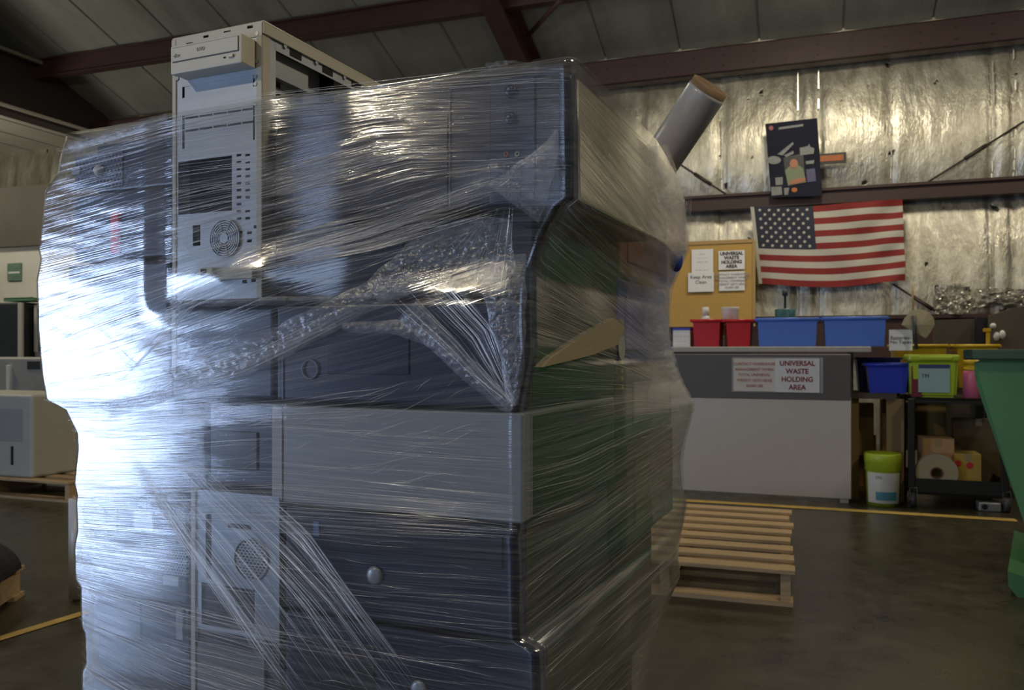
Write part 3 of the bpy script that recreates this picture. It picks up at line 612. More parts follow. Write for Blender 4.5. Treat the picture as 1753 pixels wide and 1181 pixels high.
# green tilt truck
GR = M('green_plastic', (.065, .20, .075), .55, 0, .18, 5)
TF = Frame(*GF.pick(1665, 600, 3.75)[:2], 33)
t = thing('tilt_truck', 'large green plastic tilt truck with sloped end wall', 'waste cart', TF, (.6, .3, 0))
def tp(px, py): q = TF.pick(px, py, 0); return (q[0], q[2])
tl_, ml, bl_ = tp(1667, 612), tp(1668, 650), tp(1756, 905)
prof = [(1.5, bl_[1]-.12), (bl_[0]+.06, bl_[1]-.12), bl_, ml, tl_, (1.5, tl_[1])]
mb = MB(); mb.prism(prof, .0, .85); bmesh.ops.bevel(mb.bm, geom=[e for e in mb.bm.edges], offset=.02, segments=3, affect='EDGES'); build('hopper', mb, GR, t)
r0, r1 = tp(1650, 612), tp(1650, 598)
mb = MB(); mb.box((r0[0], -.04, r0[1]-.01), (1.56, .0, r1[1]), .008, 2); mb.box((r0[0], -.04, r0[1]-.01), (r0[0]+.045, .89, r1[1]), .008, 2); mb.box((r0[0], .85, r0[1]-.01), (1.56, .89, r1[1]), .008, 2)
build('rim', mb, M('dark_green_rim', (.035, .075, .045), .5, 0, .1), t)
f0, f1, f2 = TF.pick(1725, 978, -.2), TF.pick(1756, 1040, -.2), TF.pick(1726, 1003, -.2)
mb = MB(); mb.prism([(f0[0], f0[2]), (f2[0], f2[2]), (f1[0], f1[2]), (f1[0]+1, f1[2]), (f1[0]+1, f0[2]-.1), (f0[0]+.09, f0[2]-.02)], -.2, .75); build('chassis_skirt', mb, GR, t)
mb = MB(); mb.cyl((.55, .1, .16), (.55, .16, .16), .16, n=28); build('wheel', mb, M('grey_rubber', (.06, .06, .06), .5), t)

# ================================================================ PALLETS
def pallet(label, fr, ox, oy, L, W, hgt=.14, z0=0, nb=8, mat=WOOD, along='x'):
    t = thing('wooden_pallet', label, 'pallet', fr, (ox+L/2, oy+W/2, z0)); bt = .018
    ys = np.linspace(oy, oy+W-.09, nb)
    for i, y in enumerate(ys):
        mb = MB(); j = rng.uniform(-.012, .012); mb.box((ox+j, y, z0+hgt-bt), (ox+L+rng.uniform(-.012, .012), y+.09, z0+hgt), .002); build('deck_board', mb, mat, t)
    for x in (ox+.01, ox+L/2-.02, ox+L-.05):
        mb = MB(); mb.box((x, oy+.02, z0+bt), (x+.04, oy+W-.02, z0+hgt-bt)); build('stringer', mb, mat, t)
    for y in (oy, oy+W/2-.05, oy+W-.1):
        mb = MB(); mb.box((ox, y, z0), (ox+L, y+.1, z0+bt)); build('bottom_board', mb, mat, t)
    return t
c = GF.pickz(1358, 1040); PF = Frame(c[0], c[1], 18.5)
pallet('empty wooden pallet lying on the concrete beside the wrapped load', PF, -1.05, 0, 1.05, 1.35, .15, nb=8)
pallet('wooden pallet carrying the wrapped computer load', LF, -1.0, -.02, 1.04, 1.0, .13, nb=7, mat=WOODD)
PL = Frame(*GF.pickz(60, 842)[:2], 19.6)
pallet('wooden pallet under the old printers', PL, -1.0, -.25, 1.6, 1.1, .14, nb=7)
cl_ = GF.pickz(42, 1018); PC = Frame(cl_[0], cl_[1], -10)
pallet('honey-coloured pallet stub under the black padded mat', PC, -1.0, -1.0, 1.0, 1.0, .13, nb=6)
mb = MB(); mb.prism([(-.62+.64*math.cos(a_), .135+.22*math.sin(a_)) for a_ in np.linspace(0, math.pi, 30)]+[(-1.2, .132), (.01, .132)], -.75, -.08)
o = build('padded_mat', mb, M('black_foam', (.012, .013, .015), .75, 0, .2, 30, .2), None, PC, (-.6, -.4, .132)); tag(o, 'black rounded padded mat humped on the honey-coloured pallet', 'mat')
# upright spare roll of stretch film
q = GF.pickz(127, 1031); t = thing('stretch_film_roll', 'white roll of stretch film standing upright on the floor', 'film roll', GF, q)
r_ = 17*q[1]/FPX; hh = GF.pick(127, 848, q[1]+r_)[2]
mb = MB(); mb.rev([(r_*.6, .012), (r_, .012), (r_, hh-.012), (r_*.6, hh-.012)], (q[0], q[1]+r_, 0), n=36); build('film_winding', mb, M('milky_film', (.48, .48, .47), .35, 0, .05, 40), t)
mb = MB(); mb.rev([(r_*.6, 0), (r_*.6, hh), (r_*.5, hh), (r_*.5, 0), (r_*.6, 0)], (q[0], q[1]+r_, 0), n=24); build('core', mb, CARD, t)
# discarded printers at the far left
OFFW = M('off_white_plastic', (.40, .39, .34), .5, 0, .05); GREY = M('light_grey_plastic', (.30, .30, .28), .5, 0, .05)
def mach(name, label, cat, x0, x1, yt, yb, Y, dep, mat, feats, fr=PL, bev=.02, z0=None):
    A, B = fr.pick(x0, yb, Y), fr.pick(x1, yt, Y); za = z0 if z0 is not None else A[2]
    t = thing(name, label, cat, fr, ((A[0]+B[0])/2, Y+dep/2, za))
    mb = MB(); mb.box((A[0], Y, za), (B[0], Y+dep, B[2]), bev, 3); build('casing', mb, mat, t)
    for nm, fx0, fx1, fy0, fy1, m, pro in feats:
        a_, b2 = fr.pick(fx0, fy1, Y-pro), fr.pick(fx1, fy0, Y-pro); mb = MB(); mb.box((a_[0], Y-pro, a_[2]), (b2[0], Y+.004, b2[2]), .002); build(nm, mb, m, t)
    return t
zp = .14
mach('laser_printer', 'large off-white printer on the pallet with dark vertical slot', 'printer', -95, 55, 676, 812, -.2, .5, OFFW, [('side_grille', -10, 38, 700, 754, GREY, .004), ('slot', 18, 22, 764, 796, DARKHOLE, .005)], z0=zp)
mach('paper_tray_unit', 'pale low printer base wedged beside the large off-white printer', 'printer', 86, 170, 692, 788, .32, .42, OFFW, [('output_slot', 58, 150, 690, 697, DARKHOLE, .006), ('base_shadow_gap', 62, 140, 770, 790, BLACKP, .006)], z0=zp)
mach('desktop_printer', 'grey printer with sloped panel behind the large off-white printer', 'printer', -60, 95, 612, 692, .62, .4, GREY, [('control_panel', 46, 68, 618, 632, CHARC, .006), ('clear_handle', 10, 15, 625, 680, WHITEP, .03)], z0=zp)
mach('printer_stand', 'grey cabinet supporting the black monitors', 'cabinet', -80, 130, 618, 800, 1.1, .5, GREY, [('cabinet_door', -70, 30, 640, 790, GREY, .006)], z0=zp)
ztop = PL.pick(0, 618, 1.1)[2]
mach('crt_monitor', 'black cased monitor with pale side trim on the grey cabinet', 'monitor', -75, 36, 517, 617, 1.2, .35, M('blue_black_plastic', (.02, .026, .032), .5), [('side_trim', 30, 37, 518, 615, OFFW, .02)], z0=ztop)
mach('flat_monitor', 'dark screen with grey bezel standing next to the black monitor', 'monitor', 58, 135, 518, 606, 1.3, .1, GREY, [('side_trim', 58, 63, 522, 602, OFFW, .02), ('screen', 66, 130, 524, 602, M('blue_black_plastic', (.02, .026, .032), .5), .006)], z0=ztop)
t = mach('green_tray', 'flat green tray lying on top of the monitors', 'tray', 6, 56, 509, 516, 1.25, .2, M('green_tray_plastic', (.10, .22, .12), .5), [('tray_lip', 6, 56, 508, 511, M('green_tray_plastic', (.10, .22, .12), .5), .004)], bev=.003)
YO = ya-.01
A, B = WF.pick(14, 481, YO), WF.pick(37, 450, YO)
t = thing('wall_sign', 'small faded green sign on the white office wall', 'sign', WF, ((A[0]+B[0])/2, YO, A[2]))
mb = MB(); mb.box((A[0], YO-.012, A[2]), (B[0], YO+.01, B[2])); build('plate', mb, M('faded_green_print', (.12, .20, .15), .6, 0, .5, 30), t)
mb = MB(); mb.box((A[0]+.02, YO-.015, A[2]+.09), (B[0]-.02, YO-.011, A[2]+.11)); build('print_band', mb, PAPER, t)

# ================================================================ WRAPPED LOAD: COMPUTERS
def lx(px, Y=0): return LF.pick(px, 600, Y)[0]
def lz(px, py, Y=0): return LF.pick(px, py, Y)[2]
def disc(name, px, py, rpx, Y, mat, parent, dome=.003, frame=LF, n=28):
    p = frame.pick(px, py, Y); r = rpx*frame.depth(p[0], Y)/FPX
    mb = MB(); mb.rev([(0, dome), (r*.6, dome*.85), (r*.92, dome*.5), (r, 0), (0, 0)], p, (0, -1, 0), n); return build(name, mb, mat, parent)
def ring(name, px, py, rpx, Y, mat, parent, wpx=1.2):
    p = LF.pick(px, py, Y); s_ = LF.depth(p[0], Y)/FPX; r = rpx*s_; w_ = wpx*s_
    mb = MB(); mb.rev([(r+w_, 0), (r+w_, .002), (r-w_, .002), (r-w_, 0)], p, (0, -1, 0), 36, smooth=False); return build(name, mb, mat, parent)
DEP = .93
def tozx(lst, Y):
    o = sorted((LF.pick(x, y, Y)[2], LF.pick(x, y, Y)[0]) for y, x in lst); return [a for a, b in o], [b for a, b in o]
SL = tozx([(240, 119), (262, 112), (300, 106), (328, 84), (345, 82), (400, 76), (428, 72), (445, 76), (480, 69), (560, 71), (640, 78), (684, 86), (700, 118), (740, 137), (770, 139), (826, 133), (845, 138), (862, 136), (905, 138), (935, 133), (990, 134), (1000, 143), (1070, 145), (1078, 150), (1135, 152), (1145, 146), (1181, 146), (1500, 160)], 0.0)
SR = tozx([(115, 978), (340, 980), (352, 962), (400, 930), (470, 905), (560, 905), (600, 908), (690, 890), (702, 888), (905, 889), (920, 884), (1095, 890), (1112, 922), (1181, 924), (1400, 924)], 0.0)
SF = sorted((LF.pick(x, y, .93)[2], LF.pick(x, y, .93)[0]) for y, x in [(285, 1150), (310, 1163), (350, 1172), (430, 1176), (465, 1160), (492, 1148), (560, 1146), (600, 1150), (650, 1166), (690, 1186), (712, 1184), (755, 1173), (780, 1168), (830, 1170), (860, 1178), (905, 1170), (945, 1161), (985, 1167), (1020, 1150), (1060, 1128), (1120, 1105), (1181, 1090), (1300, 1080)])
SF = ([a for a, b in SF], [b for a, b in SF])
ZT1 = 1.452
def XLf(z): return float(np.interp(z, *SL))-.004
def XRf(z): return float(np.interp(z, *SR))+.006
def XFf(z): return float(np.interp(z, *SF))
def side_X(Y, z):
    s_ = min(1, max(0, Y/DEP)); a, b_ = XRf(z), XFf(z)
    if b_ < a: s_ = max(0, (Y-.47)/(DEP-.47))
    return a+(b_-a)*s_+.004*math.sin(math.pi*s_)+.003*noise.noise(Vector((Y*6, z*10, 5)))
def perf_mat(name, col, sx, sz, thr=.34):       # steel or plastic pierced by a staggered pattern of round holes
    m, t, b, o = nt(name); tc = t.nodes.new('ShaderNodeTexCoord'); sp = t.nodes.new('ShaderNodeSeparateXYZ'); t.links.new(tc.outputs['Object'], sp.inputs[0])
    z = math_node(t, 'MULTIPLY', sp.outputs[2], 1/sz); row = math_node(t, 'FLOOR', z); sh = math_node(t, 'MULTIPLY', math_node(t, 'MODULO', row, 2), .5)
    x = math_node(t, 'ADD', math_node(t, 'MULTIPLY', sp.outputs[0], 1/sx), sh)
    fx = math_node(t, 'SUBTRACT', math_node(t, 'FRACT', x), .5); fz = math_node(t, 'SUBTRACT', math_node(t, 'FRACT', z), .5)
    d = math_node(t, 'SQRT', math_node(t, 'ADD', math_node(t, 'MULTIPLY', fx, fx), math_node(t, 'MULTIPLY', fz, fz)))
    g = math_node(t, 'GREATER_THAN', d, thr); mx = t.nodes.new('ShaderNodeMix'); mx.data_type = 'RGBA'; t.links.new(g, mx.inputs['Factor'])
    mx.inputs['A'].default_value = (.006, .006, .008, 1); mx.inputs['B'].default_value = list(col)+[1]; t.links.new(mx.outputs['Result'], b.inputs['Base Color'])
    b.inputs['Roughness'].default_value = .4; b.inputs['Metallic'].default_value = .2; return m
PERF = perf_mat('honeycomb_grille', (.03, .035, .055), .0042, .0036, .3); PERFG = perf_mat('pierced_steel', (.22, .24, .28), .006, .005, .32)
PERFB = perf_mat('coarse_grille', (.07, .09, .14), .009, .009, .3)
def pc(label, x0, x1, y0, y1, z0, z1, body=CHARC, bez=NAVYP, feats=(), side=None, name='computer_tower', bev=.006):
    """a computer case lying on its side, its plastic front towards -y; features are given in pixels seen on the front"""
    t = thing(name, label, 'computer', LF, ((x0+x1)/2, (y0+y1)/2, z0)); g = .0015
    mb = MB(); mb.box((x0, y0+.03, z0+g), (x1, y1, z1-g), .003); build('case_body', mb, body, t)
    mb = MB(); mb.box((x0, y0, z0+g), (x1, y0+.032, z1-g), bev, 3); fr = build('front_bezel', mb, bez, t)
    if side:
        mb = MB(); mb.box((x1-.001, y0+.04, z0+.008), (x1+.0015, y1-.01, z1-.008)); build('side_panel', mb, side, t)
    for f in feats:
        k = f[0]
        if k == 'rect':
            _, nm, a, b_, c, d, m, pro = f; A = LF.pick(a, d, y0-pro); B = LF.pick(b_, c, y0-pro)
            zc0, zc1 = max(min(A[2], B[2]), z0+.004), min(max(A[2], B[2]), z1-.004); mb = MB(); mb.box((A[0], y0-pro, zc0), (B[0], y0+.003, zc1), min(.0015, pro*.4)); build(nm, mb, m, t)
        elif k == 'disc': disc(f[1], f[2], f[3], f[4], y0-.001, f[5], t, f[6] if len(f) > 6 else .004)
        elif k == 'ring': ring(f[1], f[2], f[3], f[4], y0-.0015, f[5], t)
    return t
XR = lx(972); XL = -.955
SILV = M('silver_emblem', (.26, .28, .30), .35, .3)
BROWNM = M('beige_side_steel', (.30, .27, .19), .35, .3, .06)
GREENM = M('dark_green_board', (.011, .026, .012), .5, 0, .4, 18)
LINE = M('pale_groove_trim', (.10, .12, .17), .35)  # lighter blue-grey for seams, rings and socket rims
# top right unit
zA, zB = 1.258, 1.447
t = pc('black tower lying on its side topmost of the load, with round buttons and four sockets', lx(468), XR, 0.0, .47, zA, zB, BLACKP, NAVYP, [
    ('rect', 'front_grille', 470, 766, 195, 372, PERF, .003), ('rect', 'panel_seam', 768, 771, 150, 356, LINE, .003),
    ('rect', 'control_panel', 838, 916, 128, 352, M('smooth_navy_plastic', (.018, .028, .066), .3), .004), ('rect', 'gloss_panel', 917, 958, 124, 346, M('gloss_black_plastic', (.008, .009, .011), .35), .004),
    ('ring', 'emblem_ring', 941, 170, 17, M('thin_silver', (.62, .62, .60), .4, 0))], side=BROWNM, bev=.014)
disc('power_button', 874, 156, 11.5, -.006, NAVYP, t, .006); disc('reset_button', 874, 203, 11.5, -.006, NAVYP, t, .006)
for x_, m in ((867, M('pink_jack', (.35, .05, .05), .5)), (886, M('green_jack', (.25, .35, .2), .5))):
    j = ring('audio_jack', x_, 264, 3.4, -.0055, m, t, 1.1); disc('jack_hole', x_, 264, 2, -.0055, DARKHOLE, j, .001)
for x_, y_ in ((867, 294), (887, 293), (867, 329), (886, 328)):
    A, B = LF.pick(x_-3.5, y_+9, -.0055), LF.pick(x_+3.5, y_-9, -.0055); mb = MB(); mb.box((A[0], -.0055, A[2]), (B[0], -.001, B[2])); mb.box((B[0], -.0065, A[2]), (B[0]+.0008, -.001, B[2])); mb.box((A[0]-.0008, -.0065, A[2]), (A[0], -.001, B[2]))
    u_ = build('usb_socket', mb, LINE, t); mb = MB(); mb.box((A[0]+.0012, -.0060, A[2]+.001), (B[0]-.0012, -.002, B[2]-.001)); build('socket_hole', mb, DARKHOLE, u_)
# recessed unit below it
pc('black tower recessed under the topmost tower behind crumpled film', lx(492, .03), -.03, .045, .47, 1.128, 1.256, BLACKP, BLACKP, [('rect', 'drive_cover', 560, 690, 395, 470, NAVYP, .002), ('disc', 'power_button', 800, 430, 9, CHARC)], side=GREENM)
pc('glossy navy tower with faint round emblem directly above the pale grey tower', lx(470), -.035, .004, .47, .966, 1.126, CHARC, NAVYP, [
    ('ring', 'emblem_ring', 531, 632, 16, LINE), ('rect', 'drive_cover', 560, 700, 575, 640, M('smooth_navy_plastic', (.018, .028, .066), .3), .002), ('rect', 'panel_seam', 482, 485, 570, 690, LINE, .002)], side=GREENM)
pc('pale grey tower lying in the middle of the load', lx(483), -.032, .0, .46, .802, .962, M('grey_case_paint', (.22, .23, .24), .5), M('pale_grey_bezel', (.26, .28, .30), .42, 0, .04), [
    ('rect', 'end_cap', 465, 483, 694, 880, M('paler_grey_bezel', (.33, .34, .35), .5), .002)], side=M('dark_green_steel', (.03, .045, .028), .4, .2), bev=.003)  # case side in plain dark green
pc('navy tower with silver oval emblem under the pale grey tower', lx(486), -.045, .002, .46, .632, .798, CHARC, NAVYP, [
    ('disc', 'emblem', 642, 985, 16.5, SILV, .005), ('rect', 'blue_label', 536, 546, 893, 918, M('label_light_blue', (.12, .2, .4), .5), .002), ('rect', 'top_grille', 560, 860, 915, 940, PERF, .002)], side=CHARC)
t = pc('navy tower with silver oval emblem at the lowest visible layer', lx(486), -.012, .002, .46, .462, .628, CHARC, NAVYP, [('disc', 'emblem', 718, 1180, 16.5, SILV, .005), ('rect', 'drive_cover', 520, 640, 1110, 1180, BLACKP, .002)], side=CHARC)
pc('dark tower hidden below the lowest emblem tower', lx(486), -.02, 0, .46, .298, .458, CHARC, NAVYP, [('rect', 'drive_cover', 520, 640, 1250, 1330, BLACKP, .002)])
pc('dark tower resting on the load pallet, front right corner', lx(486), -.02, 0, .46, .135, .294, CHARC, BLACKP, [('rect', 'drive_cover', 520, 640, 1400, 1480, NAVYP, .002)])
# left column
xm = lx(292, 0)-.004
pc('tower with coarse square grille and round button at the upper corner by the lit side', XL+.05, xm, .02, .46, 1.342, 1.436, CHARC, NAVYP, [
    ('rect', 'coarse_grille', 128, 210, 258, 327, PERFB, .002), ('disc', 'power_button', 172, 293, 10, WHITEP, .012), ('rect', 'badge', 122, 137, 284, 301, SILV, .004)])
pc('tower with a vertical red stripe on its front', XL+.01, xm, .004, .46, 1.214, 1.340, CHARC, NAVYP, [
    ('rect', 'red_stripe', 188, 203, 362, 434, M('red_stripe_paint', (.55, .015, .02), .4), .006), ('rect', 'drive_cover', 212, 284, 365, 430, M('smooth_navy_plastic', (.018, .028, .066), .3), .003)])
pc('broad blue-grey tower catching the brightest daylight', XL-.0, xm, .0, .46, 1.010, 1.210, CHARC, NAVYP, [
    ('rect', 'drive_cover', 142, 225, 560, 625, CHARC, .003), ('rect', 'pale_drive_panel', 226, 288, 540, 636, M('mid_grey_plastic', (.16, .17, .18), .5), .004)])
pc('thin dark tower under the broad blue-grey tower', XL+.02, xm, .004, .46, .935, 1.006, CHARC, BLACKP, [('rect', 'vent_strip', 100, 150, 648, 672, PERFG, .002)])
pc('pale blue-grey tower below the thin dark one, glaring with daylight', XL+.06, lx(345), .01, .46, .800, .932, CHARC, M('blue_grey_bezel', (.09, .10, .13), .4), [('rect', 'drive_cover', 160, 260, 745, 800, CHARC, .003)])
pc('low tower with small ports above the pierced steel strip', XL+.062, lx(322), .0, .46, .712, .797, CHARC, NAVYP, [('rect', 'port_block', 228, 262, 876, 906, GREYM, .004), ('rect', 'port_block', 246, 250, 862, 872, SILV, .004), ('rect', 'drive_cover', 140, 200, 872, 905, BLACKP, .003)])
pc('slim tower with a pierced steel strip over a blue bezel', XL+.06, lx(325), -.004, .46, .608, .708, CHARC, NAVYP, [('rect', 'pierced_strip', 140, 320, 905, 962, PERFG, .003), ('rect', 'port_block', 278, 306, 988, 1002, SILV, .004)])
pc('lower blue tower with a pale vertical label strip', XL+.07, lx(322), .006, .46, .462, .604, CHARC, NAVYP, [('rect', 'label_strip', 300, 313, 1022, 1095, M('pale_strip', (.3, .33, .38), .5), .004), ('rect', 'drive_cover', 160, 240, 1030, 1080, M('smooth_navy_plastic', (.018, .028, .066), .3), .003)])
pc('blue tower at the lowest visible layer by the daylight side', XL+.075, lx(322), .0, .46, .298, .458, CHARC, NAVYP, [('rect', 'drive_cover', 160, 280, 1170, 1230, CHARC, .003)])
pc('dark tower resting on the load pallet, daylight corner', XL+.075, lx(322), 0, .46, .135, .294, CHARC, BLACKP, [('rect', 'drive_cover', 160, 280, 1300, 1380, NAVYP, .003)])
# middle blue units under the upright chassis
pc('navy tower under the upright beige chassis with a pale corner strip', xm+.004, lx(466), .003, .46, .968, 1.125, CHARC, NAVYP, [('rect', 'corner_strip', 293, 301, 508, 640, M('pale_strip_grey', (.36, .36, .35), .5), .003)])
pc('dark blue tower between the glaring pale tower and the pale grey tower', lx(349), lx(463), .012, .46, .820, .964, CHARC, NAVYP, [('rect', 'drive_cover', 365, 440, 740, 800, CHARC, .003)])
# second row of the load, seen through the film on the side
def crate(name, label, cat, x0, x1, y0, y1, z0, z1, mat, lm):
    x1 = min(x1, min(side_X(yy, zz) for yy in (y0, (y0+y1)/2, y1) for zz in np.linspace(z0, z1, 7))-.007)
    t = thing(name, label, cat, LF, ((x0+x1)/2, (y0+y1)/2, z0))
    mb = MB(); mb.box((x0, y0, z0), (x1, y1, z1), .006, 2); build('case_body', mb, mat, t)
    mb = MB(); mb.box((x1-.002, y0+.05, z0+.03), (x1+.004, y1-.05, z1-.03), .002); build('side_panel', mb, lm, t); return t
crate('cardboard_box', 'reddish brown carton in the rear row of the load under the film roll', 'box', -.45, .045, .50, .915, 1.20, 1.40, M('red_brown_card', (.30, .12, .09), .7, 0, .2), M('red_brown_card_face', (.36, .16, .12), .7))
crate('plastic_case', 'blue case in the rear row of the load under the reddish brown carton', 'case', -.45, .02, .50, .915, 1.02, 1.195, M('purple_blue_plastic', (.07, .09, .42), .45, 0, .15), M('purple_blue_face', (.09, .11, .48), .45))
crate('computer_case', 'grey case in the rear row bulging against the film', 'case', -.45, .055, .50, .915, .87, 1.015, M('mid_grey_plastic', (.16, .17, .18), .5), M('lilac_grey', (.36, .33, .38), .5))
crate('computer_case', 'brown-grey case low in the rear row of the load', 'case', -.45, .02, .50, .915, .66, .865, M('brown_grey_metal', (.09, .075, .05), .5), M('brown_grey_face', (.16, .13, .09), .5))
crate('computer_case', 'dark case near the base of the rear row', 'case', -.45, .0, .50, .90, .36, .655, CHARC, CHARC)
crate('computer_case', 'dark case on the pallet in the rear row', 'case', -.45, .0, .50, .90, .135, .355, CHARC, CHARC)
crate('computer_case', 'stacked dark cases filling the rear of the load by the daylight side', 'case', -.9, -.47, .50, .90, .135, 1.38, CHARC, CHARC)
p = LF.pickx(1138, 448, -.02); mb = MB(); mb.rev([(.014*math.sin(a), -.026*math.cos(a)) for a in np.linspace(0, math.pi, 12)], (side_X(min(p[1], .89), p[2])-.002, min(p[1], .89), p[2]), (0, .2, 1), 18)
o = build('blue_knob', mb, M('vivid_blue_plastic', (.03, .07, .34), .4), None, LF, (side_X(min(p[1], .89), p[2])-.002, min(p[1], .89), p[2])); tag(o, 'vivid blue rounded grip pressing out through the film below the carton', 'knob')
# ribbon of yellow connectors and a beige panel in the green side
t = thing('card_edge_strip', 'yellow toothed connector strip beside the green case side', 'connector', LF, (-.035, .48, .97))
mb = MB(); a = LF.pickx(1086, 690, .0)[1]; mb.box((-.045, .475, .97), (-.036, .49, 1.12)); build('strip_body', mb, GREENM, t)
mb = MB()
for k in range(9): mb.box((-.038, .475, .975+k*.016), (-.022, .49, .983+k*.016))
build('contact_teeth', mb, M('yellow_connector', (.42, .33, .05), .5), t)
t = thing('folded_panel', 'cream folded panel wedged against the green case side', 'panel', LF, (-.02, .1, 1.03))
pg = [LF.pickx(x, y, -.026) for x, y in ((915, 628), (930, 612), (990, 572), (1040, 545), (1058, 560), (1046, 590), (1000, 608))]
mb = MB(); A = [mb.bm.verts.new((-.026, q[1], q[2])) for q in pg]; B = [mb.bm.verts.new((-.012, q[1], q[2])) for q in pg]; n = len(A); mb.bm.faces.new(A); mb.bm.faces.new(B[::-1])
for i in range(n): j = (i+1) % n; mb.bm.faces.new((A[j], A[i], B[i], B[j]))
build('sheet', mb, M('cream_panel', (.34, .29, .19), .6), t)
p = LF.pickx(1065, 597, -.012); t = thing('round_sticker', 'pale round sticker on the green case side', 'sticker', LF, p)
mb = MB(); mb.cyl(p, (p[0]-.003, p[1], p[2]), .022, n=24); build('disc', mb, M('pale_sticker', (.35, .38, .36), .5), t)

# ---------------------------------------------------------------- the two bare upright chassis
def plate(mb, x0, x1, z0, z1, Y, holes, th=.0012):
    """steel sheet in the x,z plane with rectangular holes cut by a grid"""
    xs = sorted({x0, x1, *[h[0] for h in holes], *[h[1] for h in holes]}); zs = sorted({z0, z1, *[h[2] for h in holes], *[h[3] for h in holes]})
    for xa, xb in zip(xs, xs[1:]):
        run = None
        for za, zb in zip(zs, zs[1:]):
            cx, cz = (xa+xb)/2, (za+zb)/2
            solid = x0 <= cx <= x1 and z0 <= cz <= z1 and not any(h[0] < cx < h[1] and h[2] < cz < h[3] for h in holes)
            if solid: run = (run[0], zb) if run else (za, zb)
            if (not solid) and run: mb.box((xa, Y, run[0]), (xb, Y+th, run[1])); run = None
        if run: mb.box((xa, Y, run[0]), (xb, Y+th, run[1]))
Y0 = -.022; x0, x1 = lx(296, Y0), lx(449, Y0); zt = lz(449, 38, Y0); zb = 1.135; D = .44
t = thing('bare_chassis', 'upright bare beige tower chassis with optical drive sticking out above the film', 'computer chassis', LF, ((x0+x1)/2, Y0+D/2, zb))
def hp(a, b_, c, d): A = LF.pick(a, d, Y0); B = LF.pick(b_, c, Y0); return (A[0], B[0], A[2], B[2])
holes = [hp(312, 436, 128, 168), hp(312, 436, 180, 255), hp(305, 397, 266, 368), hp(330, 343, 385, 421), hp(320, 332, 70, 76), hp(349, 358, 59, 66), hp(384, 396, 50, 56), hp(424, 434, 40, 50), hp(440, 446, 58, 64), hp(440, 446, 98, 106)]
for r in range(10):
    for cx_ in (409, 424):
        if rng.random() < .92: h_ = 4; y_ = 266+r*12; holes.append(hp(cx_-4, cx_+4, y_-3, y_+2))
for (a, c) in ((427, 398), (411, 398), (427, 412), (438, 388), (410, 462), (422, 460), (395, 461), (434, 480), (419, 482)): holes.append(hp(a-4, a+4, c-3, c+3))
mb = MB(); plate(mb, x0, x1, zb, zt, Y0, holes); build('front_sheet', mb, GALV, t)
# bay cover plates with slotted breaks
for (c, d) in ((131, 160), (167, 192), (196, 214), (218, 250)):
    A, B = LF.pick(313, d, Y0), LF.pick(435, c, Y0); w_ = B[0]-A[0]
    zc = lz(374, (c+d)/2, Y0); hh = (d-c)/2*1.37/FPX
    mb = MB(); mb.box((A[0]+.003, Y0+.001, zc-hh), (B[0]-.003, Y0+.0022, zc+hh))
    for q in range(5): mb.box((A[0]+w_*(q+.1)/5, Y0+.001, zc-hh-.004), (A[0]+w_*(q+.16)/5, Y0+.002, zc-hh))
    build('bay_cover', mb, GALV, t)
mb = MB(); mb.box((x0, Y0-.002, zb), (x0+.009, Y0+.03, zt), .001); mb.box((x1-.012, Y0-.001, zb), (x1, Y0+.02, zt), .001); build('edge_flange', mb, BEIGEM, t, label='beige painted edge')
mb = MB(); mb.box((x0-.003, Y0+.0, zt-.002), (x1+.003, Y0+D, zt+.004), .002); mb.box((x1, Y0+.0, zt-.018), (x1+.003, Y0+D, zt), .0005); mb.box((x0-.003, Y0, zt-.018), (x0, Y0+D, zt)); 
plate(mb, x0, x1, zt-.022, zt, Y0-.0014, [hp(320, 332, 72, 76), hp(349, 358, 60, 66), hp(384, 396, 52, 57), hp(424, 434, 43, 50)]); build('top_panel', mb, BEIGEM, t, label='beige painted top panel')
mb = MB(); mb.box((x0-.001, Y0+.02, zb), (x0+.001, Y0+D, zt)); mb.box((x0+.002, Y0+.025, zb), (x0+.003, Y0+D-.01, zt-.01)); build('far_side_wall', mb, CHARC, t)  # inner wall coloured charcoal, the chassis shade put into it
mb = MB(); mb.box((x1-.032, Y0+.02, zt-.20), (x1-.030, Y0+.19, zt-.02)); build('drive_cage', mb, GREYM, t)
for yy, zz, hy, hz in ((.06, .05, .02, .03), (.06, .09, .02, .02), (.12, .06, .02, .03)): mb = MB(); mb.box((x1-.0298, Y0+yy, zt-zz-hz), (x1-.029, Y0+yy+hy, zt-zz)); build('cage_window', mb, DARKHOLE, t)
mb = MB(); mb.box((x1-.002, Y0+.03, zt-.034), (x1-.001, Y0+D, zt-.008)); mb.box((x1-.002, Y0+D-.02, zb), (x1-.001, Y0+D, zt)); mb.box((x1-.002, Y0+.02, zb), (x1-.001, Y0+.034, zt)); build('side_rail', mb, GALV, t)
mb = MB()
for k in range(4): mb.box((x1-.0008, Y0+.07+k*.09, zt-.03), (x1+.0002, Y0+.10+k*.09, zt-.019))
build('rail_slot', mb, DARKHOLE, t)
for k in range(5): mb = MB(); p = (x1-.001, Y0+.055+k*.085, zt-.02); mb.cyl(p, (p[0]+.003, p[1], p[2]), .004, n=10); build('screw_head', mb, GREYM, t)
for x_, y_ in ((441, 58), (441, 105), (438, 132), (438, 144), (304, 135), (438, 178)): mb = MB(); p = LF.pick(x_, y_, Y0); mb.cyl(p, (p[0], p[1]-.002, p[2]), .0035, n=10); build('screw_head', mb, GREYM, t)
mb = MB(); mb.box((x0+.01, Y0+.2, zb+.01), (x1-.012, Y0+.21, zt-.01)); build('inner_shade_sheet', mb, DARKHOLE, t)  # added black sheet that paints the dark inside of the chassis
